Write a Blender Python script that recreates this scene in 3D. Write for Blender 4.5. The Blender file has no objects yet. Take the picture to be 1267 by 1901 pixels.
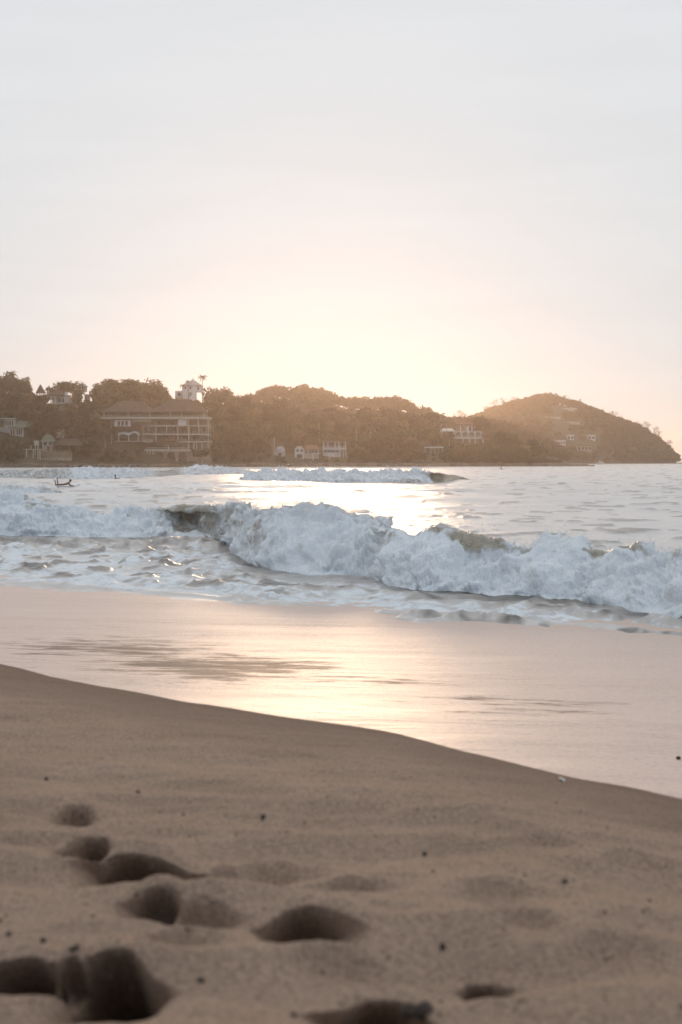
import bpy, bmesh, math, random
import numpy as np
from mathutils import Vector, Matrix

random.seed(7)
RNG = np.random.default_rng(7)
sc = bpy.context.scene
COL = sc.collection
R = math.radians

# ------------------------------------------------------------------ camera
F = 50.0 / 36.0 * 1901.0            # focal length in photograph pixels
HC = 2.30                           # camera height above the water
HORIZON = 855.0
PITCH = math.atan((950.5 - HORIZON) / F)
cam_d = bpy.data.cameras.new('camera')
cam = bpy.data.objects.new('camera', cam_d)
COL.objects.link(cam)
cam.location = (0, 0, HC)
cam.rotation_euler = (math.pi / 2 - PITCH, 0, 0)
cam_d.lens = 50
cam_d.sensor_width = 36
cam_d.sensor_fit = 'AUTO'
cam_d.clip_start = 0.1
cam_d.clip_end = 9000
cam_d.dof.use_dof = True
cam_d.dof.focus_distance = 32.0
cam_d.dof.aperture_fstop = 3.2
sc.camera = cam

# ------------------------------------------------------------------ light
SUN_AZ = R(-0.4)                    # just left of the view axis
SUN_EL = R(4.4)
sun_dir = Vector((math.sin(SUN_AZ) * math.cos(SUN_EL), math.cos(SUN_AZ) * math.cos(SUN_EL), math.sin(SUN_EL)))
world = bpy.data.worlds.new('World')
sc.world = world
world.use_nodes = True
nt = world.node_tree
bg = nt.nodes['Background']
bg.inputs[1].default_value = 0.1
sky = nt.nodes.new('ShaderNodeTexSky')
sky.sky_type = 'NISHITA'
sky.sun_disc = False
sky.sun_elevation = SUN_EL
sky.sun_rotation = SUN_AZ
sky.air_density = 1.0
sky.dust_density = 4.0
sky.ozone_density = 1.0
HAZE_D = 0.00026
HAZE_G = 0.81
SKY_MIX = 0.001                     # share of clear sky that shows through the thin high veil of cloud
VEIL_HIGH = (7.8, 8.1, 8.6)
VEIL_WEST = (6.9, 7.35, 7.6)
VEIL_MID = (5.8, 7.2, 8.9)
VEIL_EAST = (2.3, 3.8, 6.0)


def wn(kind, **kw):
    n = nt.nodes.new(kind)
    for k, v in kw.items():
        setattr(n, k, v)
    return n


tc = wn('ShaderNodeTexCoord')
dotn = wn('ShaderNodeVectorMath', operation='DOT_PRODUCT')
nt.links.new(tc.outputs['Generated'], dotn.inputs[0])
dotn.inputs[1].default_value = (0.5 * math.sin(SUN_AZ), 0.5 * math.cos(SUN_AZ), 0.866)   # brightest high in the west, dimmest low in the east
mr = wn('ShaderNodeMapRange')
mr.inputs['From Min'].default_value = -1
mr.inputs['From Max'].default_value = 1
nt.links.new(dotn.outputs['Value'], mr.inputs['Value'])
ramp = wn('ShaderNodeValToRGB')
e = ramp.color_ramp.elements
e[0].position = 0.15
e[0].color = (*VEIL_EAST, 1)
e[1].position = 1.0
e[1].color = (*VEIL_HIGH, 1)
for pos_, col_ in ((0.5, VEIL_MID), (0.75, VEIL_WEST)):
    m_ = e.new(pos_)
    m_.color = (*col_, 1)
nt.links.new(mr.outputs[0], ramp.inputs[0])
# very faint streaks of cirrus in the veil
mp = wn('ShaderNodeMapping')
mp.inputs['Scale'].default_value = (3.0, 3.0, 26.0)
mp.inputs['Rotation'].default_value = (0, R(2), 0)
nt.links.new(tc.outputs['Generated'], mp.inputs[0])
cn = wn('ShaderNodeTexNoise')
cn.inputs['Scale'].default_value = 1.6
cn.inputs['Detail'].default_value = 5
cn.inputs['Distortion'].default_value = 0.6
nt.links.new(mp.outputs[0], cn.inputs[0])
cr = wn('ShaderNodeMapRange')
cr.inputs['From Min'].default_value = 0.35
cr.inputs['From Max'].default_value = 0.75
cr.inputs['To Min'].default_value = 0.985
cr.inputs['To Max'].default_value = 1.03
nt.links.new(cn.outputs[0], cr.inputs[0])
vs = wn('ShaderNodeVectorMath', operation='SCALE')
nt.links.new(ramp.outputs[0], vs.inputs[0])
nt.links.new(cr.outputs[0], vs.inputs['Scale'])
hs = wn('ShaderNodeHueSaturation')
hs.inputs['Saturation'].default_value = 0.6
nt.links.new(sky.outputs[0], hs.inputs['Color'])
mx = wn('ShaderNodeMix', data_type='RGBA', blend_type='MIX')
mx.inputs[0].default_value = 1.0 - SKY_MIX
nt.links.new(hs.outputs[0], mx.inputs[6])
nt.links.new(vs.outputs[0], mx.inputs[7])
nt.links.new(mx.outputs[2], bg.inputs[0])

sl = bpy.data.lights.new('sun', 'SUN')
sun = bpy.data.objects.new('sun', sl)
COL.objects.link(sun)
sl.energy = 1.0
sl.angle = R(8)
sl.color = (1.0, 0.68, 0.43)
sun.rotation_euler = (-sun_dir).to_track_quat('-Z', 'Y').to_euler()

sc.view_settings.view_transform = 'Standard'
sc.view_settings.look = 'None'
sc.view_settings.gamma = 1.0
sc.view_settings.use_curve_mapping = False
sc.view_settings.exposure = 0.0
sc.cycles.use_denoising = True
sc.cycles.max_bounces = 6
sc.cycles.diffuse_bounces = 3
sc.cycles.glossy_bounces = 3
sc.cycles.volume_bounces = 1
sc.cycles.transparent_max_bounces = 8
sc.cycles.sample_clamp_indirect = 4.0
sc.cycles.sample_clamp_direct = 20.0


# ------------------------------------------------------------------ picture rays
def ray(px, py):
    dx = (np.asarray(px, float) - 633.5) / F
    dy = (950.5 - np.asarray(py, float)) / F
    c, s = math.cos(PITCH), math.sin(PITCH)
    return dx, c + s * dy, -s + c * dy


def at_z(px, py, z):
    x, y, zz = ray(px, py)
    t = (z - HC) / zz
    return x * t, y * t


def at_y(px, py, Y):
    x, y, zz = ray(px, py)
    t = Y / y
    return x * t, HC + zz * t


def px_of(x, y):
    return x / y * F * (math.cos(PITCH)) + 633.5


# ------------------------------------------------------------------ noise
_perm = np.random.default_rng(11).permutation(256)
_perm = np.concatenate([_perm, _perm, _perm])
_g = np.random.default_rng(12).normal(size=(256, 3))
_g /= np.linalg.norm(_g, axis=1, keepdims=True)
_g = (_g * 1.6).astype(np.float32)


def gn(x, y, z=0.0):
    x = np.asarray(x, np.float32); y = np.asarray(y, np.float32)
    z = np.broadcast_to(np.asarray(z, np.float32), x.shape)
    xi = np.floor(x).astype(np.int32); yi = np.floor(y).astype(np.int32); zi = np.floor(z).astype(np.int32)
    fx = x - xi; fy = y - yi; fz = z - zi
    xi &= 255; yi &= 255; zi &= 255
    u = fx * fx * fx * (fx * (fx * 6 - 15) + 10)
    v = fy * fy * fy * (fy * (fy * 6 - 15) + 10)
    w = fz * fz * fz * (fz * (fz * 6 - 15) + 10)
    out = 0
    for i in (0, 1):
        for j in (0, 1):
            for k in (0, 1):
                h = _perm[_perm[_perm[xi + i] + yi + j] + zi + k]
                g = _g[h]
                d = g[..., 0] * (fx - i) + g[..., 1] * (fy - j) + g[..., 2] * (fz - k)
                out = out + d * (u if i else 1 - u) * (v if j else 1 - v) * (w if k else 1 - w)
    return out


def fbm(x, y, z=0.0, o=4, lac=2.03, gain=0.5):
    a, f, s = 1.0, 1.0, 0
    for i in range(o):
        s = s + a * gn(x * f + 17.3 * i, y * f + 5.1 * i, np.asarray(z) * f + 3.7 * i)
        a *= gain
        f *= lac
    return s


def billow(x, y, z=0.0, o=4, lac=2.07, gain=0.5):
    a, f, s = 1.0, 1.0, 0
    for i in range(o):
        s = s + a * (np.abs(gn(x * f + 9.7 * i, y * f + 2.9 * i, np.asarray(z) * f + 6.1 * i)) * 2 - 0.6)
        a *= gain
        f *= lac
    return s


def sst(a, b, x):
    t = np.clip((np.asarray(x, float) - a) / (b - a), 0, 1)
    return t * t * (3 - 2 * t)


# ------------------------------------------------------------------ object helpers
def link_mesh(name, me, mats=None, parent=None):
    o = bpy.data.objects.new(name, me)
    COL.objects.link(o)
    if mats is not None:
        for m in (mats if isinstance(mats, (list, tuple)) else [mats]):
            me.materials.append(m)
    if parent is not None:
        o.parent = parent
    return o


def np_mesh(name, V, Fc, smooth=True):
    """V (n,3) vertices, Fc (m,k) faces of one size."""
    me = bpy.data.meshes.new(name)
    V = np.ascontiguousarray(V, np.float32)
    Fc = np.ascontiguousarray(Fc, np.int32)
    m, k = Fc.shape
    me.vertices.add(len(V))
    me.vertices.foreach_set('co', V.ravel())
    me.loops.add(m * k)
    me.loops.foreach_set('vertex_index', Fc.ravel())
    me.polygons.add(m)
    me.polygons.foreach_set('loop_start', np.arange(0, m * k, k, dtype=np.int32))
    me.polygons.foreach_set('use_smooth', np.full(m, smooth, dtype=bool))
    me.update(calc_edges=True)
    return me


def add_attr(me, name, vals):
    a = me.attributes.new(name, 'FLOAT', 'POINT')
    a.data.foreach_set('value', np.ascontiguousarray(vals, np.float32).ravel())


def grid_faces(nr, nc):
    i = np.arange(nr - 1)[:, None] * nc + np.arange(nc - 1)[None, :]
    return np.stack([i, i + 1, i + nc + 1, i + nc], -1).reshape(-1, 4)


def tag(o, label=None, cat=None, group=None, kind=None):
    if label: o['label'] = label
    if cat: o['category'] = cat
    if group: o['group'] = group
    if kind: o['kind'] = kind
    return o


def empty(name, loc, rz=0.0, label=None, cat=None, group=None):
    o = bpy.data.objects.new(name, None)
    COL.objects.link(o)
    o.empty_display_size = 0.3
    o.location = loc
    o.rotation_euler = (0, 0, rz)
    return tag(o, label, cat, group)


class MB:
    """collects shapes into one mesh"""
    def __init__(s):
        s.v = []; s.f = []

    def add(s, vs, fs):
        b = len(s.v)
        s.v += [tuple(p) for p in vs]
        s.f += [tuple(b + i for i in f) for f in fs]
        return s

    def box(s, x0, x1, y0, y1, z0, z1):
        vs = [(x0, y0, z0), (x1, y0, z0), (x1, y1, z0), (x0, y1, z0), (x0, y0, z1), (x1, y0, z1), (x1, y1, z1), (x0, y1, z1)]
        return s.add(vs, [(0, 3, 2, 1), (4, 5, 6, 7), (0, 1, 5, 4), (1, 2, 6, 5), (2, 3, 7, 6), (3, 0, 4, 7)])

    def tube(s, pts, rad, n=6, caps=True):
        pts = [Vector(p) for p in pts]
        rings = []
        for i, p in enumerate(pts):
            d = (pts[min(i + 1, len(pts) - 1)] - pts[max(i - 1, 0)])
            d = d.normalized() if d.length > 1e-9 else Vector((0, 0, 1))
            a = d.orthogonal().normalized() if abs(d.z) < 0.9 else d.cross(Vector((0, 1, 0))).normalized()
            b = d.cross(a)
            r = rad[i] if isinstance(rad, (list, tuple)) else rad
            rings.append([p + (a * math.cos(2 * math.pi * k / n) + b * math.sin(2 * math.pi * k / n)) * r for k in range(n)])
        vs = [q for r in rings for q in r]
        fs = []
        for i in range(len(rings) - 1):
            for k in range(n):
                fs.append((i * n + k, i * n + (k + 1) % n, (i + 1) * n + (k + 1) % n, (i + 1) * n + k))
        if caps:
            fs.append(tuple(reversed(range(n))))
            fs.append(tuple((len(rings) - 1) * n + k for k in range(n)))
        return s.add(vs, fs)

    def hip(s, x0, x1, y0, y1, z0, z1, rx0, rx1, ry, th=0.25):
        """hipped roof: eave rectangle, ridge from rx0 to rx1 at depth ry, with an eave thickness"""
        vs = [(x0, y0, z0 - th), (x1, y0, z0 - th), (x1, y1, z0 - th), (x0, y1, z0 - th), (x0, y0, z0), (x1, y0, z0), (x1, y1, z0), (x0, y1, z0),
              (rx0, ry, z1), (rx1, ry, z1)]
        return s.add(vs, [(0, 3, 2, 1), (0, 1, 5, 4), (1, 2, 6, 5), (2, 3, 7, 6), (3, 0, 4, 7), (4, 5, 9, 8), (5, 6, 9), (6, 7, 8, 9), (7, 4, 8)])

    def build(s, name, mat, parent=None, smooth=False):
        me = bpy.data.meshes.new(name)
        me.from_pydata(s.v, [], s.f)
        if smooth:
            me.polygons.foreach_set('use_smooth', [True] * len(me.polygons))
        me.update()
        return link_mesh(name, me, mat, parent)


# ------------------------------------------------------------------ materials
def new_mat(name):
    m = bpy.data.materials.new(name)
    m.use_nodes = True
    return m, m.node_tree, m.node_tree.nodes['Principled BSDF']


def N(t, kind, **kw):
    n = t.nodes.new(kind)
    for k, v in kw.items():
        setattr(n, k, v)
    return n


def noise(t, scale, detail=4, vec=None, rough=0.5):
    n = N(t, 'ShaderNodeTexNoise')
    n.inputs['Scale'].default_value = scale
    n.inputs['Detail'].default_value = detail
    n.inputs['Roughness'].default_value = rough
    if vec is None:
        g = N(t, 'ShaderNodeTexCoord')
        vec = g.outputs['Object']
    t.links.new(vec, n.inputs['Vector'])
    return n


def cramp(t, fac, stops):
    r = N(t, 'ShaderNodeValToRGB')
    el = r.color_ramp.elements
    el[0].position, el[0].color = stops[0][0], (*stops[0][1], 1)
    el[1].position, el[1].color = stops[-1][0], (*stops[-1][1], 1)
    for p, c in stops[1:-1]:
        q = el.new(p)
        q.color = (*c, 1)
    t.links.new(fac, r.inputs[0])
    return r


def mixc(t, fac, a, b):
    m = N(t, 'ShaderNodeMix', data_type='RGBA')
    for sock, v in ((m.inputs[0], fac), (m.inputs[6], a), (m.inputs[7], b)):
        if isinstance(v, (int, float)): sock.default_value = v
        elif isinstance(v, tuple): sock.default_value = (*v, 1)
        else: t.links.new(v, sock)
    return m.outputs[2]


def mixf(t, fac, a, b):
    m = N(t, 'ShaderNodeMix', data_type='FLOAT')
    for sock, v in ((m.inputs[0], fac), (m.inputs[2], a), (m.inputs[3], b)):
        if isinstance(v, (int, float)): sock.default_value = v
        else: t.links.new(v, sock)
    return m.outputs[0]


def math_(t, op, a, b=0.0, clamp=False):
    m = N(t, 'ShaderNodeMath', operation=op, use_clamp=clamp)
    for sock, v in ((m.inputs[0], a), (m.inputs[1], b)):
        if isinstance(v, (int, float)): sock.default_value = v
        else: t.links.new(v, sock)
    return m.outputs[0]


def attr(t, name):
    a = N(t, 'ShaderNodeAttribute')
    a.attribute_name = name
    return a.outputs['Fac']


def rough_mat(name, c1, c2, scale=1.0, rough=0.85, bump=0.0, stretch=None):
    m, t, p = new_mat(name)
    vec = None
    if stretch:
        g = N(t, 'ShaderNodeTexCoord'); q = N(t, 'ShaderNodeMapping')
        q.inputs['Scale'].default_value = stretch
        t.links.new(g.outputs['Object'], q.inputs[0]); vec = q.outputs[0]
    n = noise(t, scale, 5, vec, 0.6)
    r = cramp(t, n.outputs[0], [(0.3, c1), (0.7, c2)])
    t.links.new(r.outputs[0], p.inputs['Base Color'])
    p.inputs['Roughness'].default_value = rough
    p.inputs['Specular IOR Level'].default_value = 0.25
    if bump:
        b = N(t, 'ShaderNodeBump'); b.inputs['Strength'].default_value = bump; b.inputs['Distance'].default_value = 0.05
        t.links.new(n.outputs[0], b.inputs['Height']); t.links.new(b.outputs[0], p.inputs['Normal'])
    return m


M = {}
M['plaster'] = rough_mat('white_plaster', (0.52, 0.50, 0.47), (0.64, 0.62, 0.59), 0.8)
M['bright'] = rough_mat('bright_plaster', (0.70, 0.69, 0.68), (0.82, 0.81, 0.80), 0.8)
M['cream'] = rough_mat('cream_concrete', (0.38, 0.33, 0.27), (0.48, 0.43, 0.35), 0.6)
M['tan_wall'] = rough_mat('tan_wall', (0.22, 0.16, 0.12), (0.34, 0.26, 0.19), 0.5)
M['thatch'] = rough_mat('thatch', (0.060, 0.042, 0.032), (0.105, 0.075, 0.058), 0.9, 0.95, 0.5, (1, 1, 0.3))
M['tile'] = rough_mat('clay_tile', (0.16, 0.075, 0.05), (0.24, 0.12, 0.08), 1.2, 0.85)
M['greyroof'] = rough_mat('grey_roof', (0.30, 0.30, 0.30), (0.42, 0.42, 0.42), 0.7)
M['greenroof'] = rough_mat('weathered_green_roof', (0.10, 0.12, 0.09), (0.17, 0.19, 0.15), 0.7)
M['canvas'] = rough_mat('canvas', (0.62, 0.62, 0.58), (0.74, 0.74, 0.70), 0.7)
M['wood'] = rough_mat('wood', (0.10, 0.065, 0.04), (0.18, 0.12, 0.08), 2.0)
M['rock'] = rough_mat('rock', (0.07, 0.055, 0.045), (0.16, 0.125, 0.10), 0.9, 0.9, 0.8)
M['bark'] = rough_mat('bark', (0.06, 0.045, 0.035), (0.13, 0.10, 0.08), 1.5)
M['palebark'] = rough_mat('pale_bark', (0.24, 0.20, 0.17), (0.34, 0.29, 0.25), 1.5)
M['pebble'] = rough_mat('dark_pebble', (0.012, 0.010, 0.009), (0.035, 0.03, 0.027), 60.0, 0.7, 0.4)
M['brownpebble'] = rough_mat('brown_pebble', (0.05, 0.036, 0.028), (0.10, 0.075, 0.06), 60.0, 0.8, 0.4)
M['shell'] = rough_mat('pale_shell', (0.55, 0.50, 0.45), (0.75, 0.72, 0.66), 40.0, 0.5, 0.2)
M['skin'] = rough_mat('skin', (0.17, 0.09, 0.06), (0.22, 0.12, 0.08), 3.0, 0.55)
M['hair'] = rough_mat('dark_hair', (0.012, 0.01, 0.008), (0.03, 0.022, 0.018), 9.0, 0.5)
M['swimwear'] = rough_mat('dark_swimwear', (0.015, 0.015, 0.02), (0.03, 0.03, 0.035), 6.0, 0.7)
M['board'] = rough_mat('surfboard', (0.55, 0.55, 0.52), (0.68, 0.67, 0.62), 1.0, 0.3)
m, t, p = new_mat('window_glass')
p.inputs['Base Color'].default_value = (0.02, 0.022, 0.025, 1); p.inputs['Roughness'].default_value = 0.08
M['glass'] = m


def leaf_mat(name, c1, c2, scale=0.35, trans=0.35):
    m, t, p = new_mat(name)
    n = noise(t, scale, 3)
    oi = N(t, 'ShaderNodeObjectInfo')
    r = cramp(t, n.outputs[0], [(0.3, c1), (0.7, c2)])
    v = math_(t, 'ADD', math_(t, 'MULTIPLY', oi.outputs['Random'], 1.1), 0.45)
    h = N(t, 'ShaderNodeHueSaturation')
    t.links.new(v, h.inputs['Value'])
    t.links.new(r.outputs[0], h.inputs['Color'])
    t.links.new(h.outputs[0], p.inputs['Base Color'])
    p.inputs['Roughness'].default_value = 0.6
    p.inputs['Specular IOR Level'].default_value = 0.2
    tr = N(t, 'ShaderNodeBsdfTranslucent')
    t.links.new(h.outputs[0], tr.inputs[0])
    ms = N(t, 'ShaderNodeMixShader')
    ms.inputs[0].default_value = trans
    t.links.new(p.outputs[0], ms.inputs[1]); t.links.new(tr.outputs[0], ms.inputs[2])
    t.links.new(ms.outputs[0], t.nodes['Material Output'].inputs['Surface'])
    return m


M['leaf'] = leaf_mat('broad_leaves', (0.040, 0.034, 0.015), (0.078, 0.064, 0.028))
M['dryleaf'] = leaf_mat('dry_scrub', (0.13, 0.095, 0.052), (0.21, 0.155, 0.085))
M['palmleaf'] = leaf_mat('palm_leaves', (0.035, 0.045, 0.016), (0.07, 0.08, 0.03))

# sand: dry on the berm, wet and mirror-like on the swash slope, with sky sheen put into its pale colour ('wet' is stored per vertex)
m, t, p = new_mat('sand')
wet = attr(t, 'wet')
g = N(t, 'ShaderNodeTexCoord')
n1 = noise(t, 2.2, 6, g.outputs['Object'], 0.6)
n2 = noise(t, 80.0, 5, g.outputs['Object'], 0.75)
n3 = noise(t, 420.0, 2, g.outputs['Object'], 0.7)
dry = cramp(t, n1.outputs[0], [(0.3, (0.285, 0.196, 0.142)), (0.7, (0.350, 0.243, 0.178))])
gr = cramp(t, n2.outputs[0], [(0.30, (0.42, 0.40, 0.38)), (0.5, (1, 1, 1)), (0.72, (1.55, 1.52, 1.48))])
mm = N(t, 'ShaderNodeMix', data_type='RGBA', blend_type='MULTIPLY'); mm.inputs[0].default_value = 1.0
t.links.new(dry.outputs[0], mm.inputs[6]); t.links.new(gr.outputs[0], mm.inputs[7])
damp = attr(t, 'damp')
c_d = mixc(t, damp, mm.outputs[2], (0.150, 0.098, 0.073))
strk = attr(t, 'drain')
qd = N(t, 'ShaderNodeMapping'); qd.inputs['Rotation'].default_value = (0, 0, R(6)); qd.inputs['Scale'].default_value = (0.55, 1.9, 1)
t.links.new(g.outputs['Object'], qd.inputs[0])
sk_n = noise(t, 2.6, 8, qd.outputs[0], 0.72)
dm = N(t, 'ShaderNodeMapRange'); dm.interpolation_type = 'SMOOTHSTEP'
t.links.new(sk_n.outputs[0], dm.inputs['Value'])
thr_ = math_(t, 'SUBTRACT', 0.80, math_(t, 'MULTIPLY', strk, 0.42))
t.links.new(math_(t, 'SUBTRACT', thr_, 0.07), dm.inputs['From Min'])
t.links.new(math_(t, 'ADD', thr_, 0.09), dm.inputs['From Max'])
streaked = math_(t, 'MULTIPLY', dm.outputs[0], wet)  # browner, less glossy streaks on the wet slope
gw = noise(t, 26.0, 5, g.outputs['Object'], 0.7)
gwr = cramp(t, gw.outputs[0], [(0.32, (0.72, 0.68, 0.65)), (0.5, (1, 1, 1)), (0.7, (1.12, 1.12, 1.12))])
c_w = mixc(t, streaked, mixc(t, wet, c_d, (0.56, 0.375, 0.285)), (0.20, 0.128, 0.088))
mw = N(t, 'ShaderNodeMix', data_type='RGBA', blend_type='MULTIPLY')
t.links.new(wet, mw.inputs[0]); t.links.new(c_w, mw.inputs[6]); t.links.new(gwr.outputs[0], mw.inputs[7])
t.links.new(mw.outputs[2], p.inputs['Base Color'])
t.links.new(mixf(t, wet, 0.9, 0.60), p.inputs['Roughness'])
t.links.new(mixf(t, streaked, mixf(t, wet, 0.15, 0.6), 0.25), p.inputs['Specular IOR Level'])
p.inputs['IOR'].default_value = 1.5
p.inputs['Specular Tint'].default_value = (1.0, 0.90, 0.82, 1)
# film of water: fine ripples drawn out along the shore
q = N(t, 'ShaderNodeMapping'); q.inputs['Rotation'].default_value = (0, 0, R(35)); q.inputs['Scale'].default_value = (0.30, 1.7, 1)
t.links.new(g.outputs['Object'], q.inputs[0])
rip = noise(t, 2.6, 7, q.outputs[0], 0.64)
patch = noise(t, 0.33, 3, q.outputs[0], 0.5)
pm = cramp(t, patch.outputs[0], [(0.40, (0.12,) * 3), (0.62, (1, 1, 1))])
hgt = math_(t, 'MULTIPLY', math_(t, 'ADD', math_(t, 'MULTIPLY', rip.outputs[0], pm.outputs[0]), math_(t, 'MULTIPLY', gw.outputs[0], 0.12)), wet)
b1 = N(t, 'ShaderNodeBump'); b1.inputs['Strength'].default_value = 0.8; b1.inputs['Distance'].default_value = 0.07
t.links.new(hgt, b1.inputs['Height'])
hd = math_(t, 'MULTIPLY', math_(t, 'ADD', n2.outputs[0], math_(t, 'MULTIPLY', n3.outputs[0], 0.5)), math_(t, 'SUBTRACT', 1.02, wet))
b2 = N(t, 'ShaderNodeBump'); b2.inputs['Strength'].default_value = 0.55; b2.inputs['Distance'].default_value = 0.010
t.links.new(hd, b2.inputs['Height']); t.links.new(b1.outputs[0], b2.inputs['Normal'])
t.links.new(b2.outputs[0], p.inputs['Normal'])
t.links.new(b1.outputs[0], p.inputs['Coat Normal'])
t.links.new(math_(t, 'MULTIPLY', wet, math_(t, 'SUBTRACT', 1.0, math_(t, 'MULTIPLY', streaked, 0.85))), p.inputs['Coat Weight'])
p.inputs['Coat Roughness'].default_value = 0.48
p.inputs['Coat IOR'].default_value = 1.75
M['sand'] = m

# sea: murky body, sky-mirroring surface, lacy foam where 'foam' is high
def sea_mat(name, body1, body2, rough, soft=0.10):
    m, t, p = new_mat(name)
    foam = attr(t, 'foam')
    g = N(t, 'ShaderNodeTexCoord')
    q = N(t, 'ShaderNodeMapping'); q.inputs['Rotation'].default_value = (0, 0, R(40)); q.inputs['Scale'].default_value = (0.8, 1.1, 1.0)
    t.links.new(g.outputs['Object'], q.inputs[0])
    lace = noise(t, 3.4, 8, q.outputs[0], 0.7)
    thr = math_(t, 'SUBTRACT', 1.06, foam)
    fm = N(t, 'ShaderNodeMapRange'); fm.interpolation_type = 'SMOOTHSTEP'
    t.links.new(lace.outputs[0], fm.inputs['Value'])
    t.links.new(math_(t, 'SUBTRACT', thr, soft), fm.inputs['From Min'])
    t.links.new(math_(t, 'ADD', thr, soft), fm.inputs['From Max'])
    body = noise(t, 0.4, 3, g.outputs['Object'])
    bc = cramp(t, body.outputs[0], [(0.3, body1), (0.7, body2)])
    fine = noise(t, 22.0, 4, g.outputs['Object'], 0.65)
    fc = cramp(t, fine.outputs[0], [(0.25, (0.66, 0.69, 0.71)), (0.6, (0.84, 0.86, 0.875))])
    silt = mixc(t, attr(t, 'silt'), bc.outputs[0], (0.43, 0.385, 0.345))  # pale body colour stands in for sky glare on the water
    t.links.new(mixc(t, fm.outputs[0], silt, fc.outputs[0]), p.inputs['Base Color'])
    t.links.new(mixf(t, fm.outputs[0], rough, 0.85), p.inputs['Roughness'])
    t.links.new(math_(t, 'MULTIPLY', fm.outputs[0], 0.25), p.inputs['Subsurface Weight'])
    p.inputs['Subsurface Radius'].default_value = (1, 1, 1); p.inputs['Subsurface Scale'].default_value = 0.07
    p.inputs['IOR'].default_value = 1.4
    t.links.new(math_(t, 'MULTIPLY', math_(t, 'SUBTRACT', 1.0, fm.outputs[0]), attr(t, 'silt')), p.inputs['Coat Weight'])
    p.inputs['Coat Roughness'].default_value = 0.48
    p.inputs['Coat IOR'].default_value = 2.3
    rp = noise(t, 7.0, 6, q.outputs[0], 0.65)
    h = math_(t, 'ADD', math_(t, 'MULTIPLY', rp.outputs[0], 0.6), math_(t, 'MULTIPLY', math_(t, 'MULTIPLY', fine.outputs[0], fm.outputs[0]), 0.9))
    b = N(t, 'ShaderNodeBump'); b.inputs['Strength'].default_value = 0.8; b.inputs['Distance'].default_value = 0.04
    t.links.new(h, b.inputs['Height']); t.links.new(b.outputs[0], p.inputs['Normal'])
    return m


M['sea'] = sea_mat('sea_water', (0.070, 0.058, 0.048), (0.11, 0.092, 0.076), 0.30)
M['wave'] = sea_mat('wave_water', (0.22, 0.19, 0.14), (0.30, 0.262, 0.195), 0.3, 0.20)
m, t, p = new_mat('spray')
p.inputs['Base Color'].default_value = (0.84, 0.845, 0.85, 1); p.inputs['Roughness'].default_value = 0.5
tr = N(t, 'ShaderNodeBsdfTranslucent'); tr.inputs[0].default_value = (0.84, 0.845, 0.85, 1)
ms = N(t, 'ShaderNodeMixShader'); ms.inputs[0].default_value = 0.5
t.links.new(p.outputs[0], ms.inputs[1]); t.links.new(tr.outputs[0], ms.inputs[2])
t.links.new(ms.outputs[0], t.nodes['Material Output'].inputs['Surface'])
M['spray'] = m

# ------------------------------------------------------------------ beach
CREST_Z = 1.0
_cp = np.array([(-700, 1130), (-300, 1180), (0, 1230), (81, 1254), (217, 1275), (354, 1302), (439, 1315), (640, 1342), (722, 1350), (783, 1366), (865, 1389),
                (978, 1412), (1054, 1432), (1131, 1447), (1267, 1477), (1450, 1512), (2000, 1600)], float)
_cd = np.arange(-700, 2001, 10.0)
_cpy = np.interp(_cd, _cp[:, 0], _cp[:, 1])
_cpy = np.convolve(np.pad(_cpy, 10, mode='edge'), np.hanning(23)[1:-1] / np.hanning(23).sum(), 'valid')
_cx, _cy = at_z(_cd, _cpy - 14, CREST_Z)
_cx = np.concatenate([[-300, -40], _cx, [12, 300]])
_cy = np.concatenate([[_cy[0] + 250, _cy[0] + 33], _cy, [_cy[-1] - 8, _cy[-1] - 250]])
NW = np.array([-0.58, -0.814])


def crest_dist(x, y):
    xs = x
    return (y - np.interp(xs, _cx, _cy)) * 0.72


# footprints and scuffs: centre px, width px, top py, bottom py, depth, undercut
DENTS = [(268, 265, 1586, 1642, 0.24, 0.30), (158, 115, 1553, 1600, 0.14, 0.10), (142, 90, 1490, 1524, 0.07, 0.03),
         (575, 200, 1710, 1774, 0.18, 0.18), (288, 130, 1676, 1716, 0.13, 0.11), (385, 170, 1690, 1732, 0.07, 0.02),
         (15, 200, 1803, 1864, 0.25, 0.30), (125, 90, 1824, 1858, 0.12, 0.14), (215, 225, 1804, 1915, 0.32, 0.36),
         (700, 260, 1856, 1960, 0.22, 0.24), (905, 115, 1828, 1860, 0.08, 0.07), (500, 180, 1586, 1636, 0.06, 0.0),
         (430, 170, 1612, 1652, 0.08, 0.0), (965, 230, 1645, 1705, 0.05, 0.0), (980, 140, 1716, 1762, 0.04, 0.0),
         (660, 160, 1640, 1668, 0.05, 0.0), (1180, 240, 1560, 1620, 0.035, 0.0), (60, 220, 1560, 1600, 0.035, 0.0),
         (640, 260, 1795, 1835, 0.05, 0.0), (1150, 280, 1760, 1830, 0.035, 0.0), (330, 200, 1760, 1800, 0.045, 0.0), (1010, 200, 1530, 1560, 0.03, 0.0)]
_dents = []
for (cx_, w_, y0_, y1_, dp, uc) in DENTS:
    x0, ya = at_z(cx_, y0_, 1.17)
    x1, yb_ = at_z(cx_, y1_, 1.17)
    cy0 = (ya + yb_) / 2
    hw = w_ / 2 * cy0 / F * 0.90
    _dents.append((float(x0 + x1) / 2, float(cy0), float(hw), float(ya - yb_) / 2, dp, uc))


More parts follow.
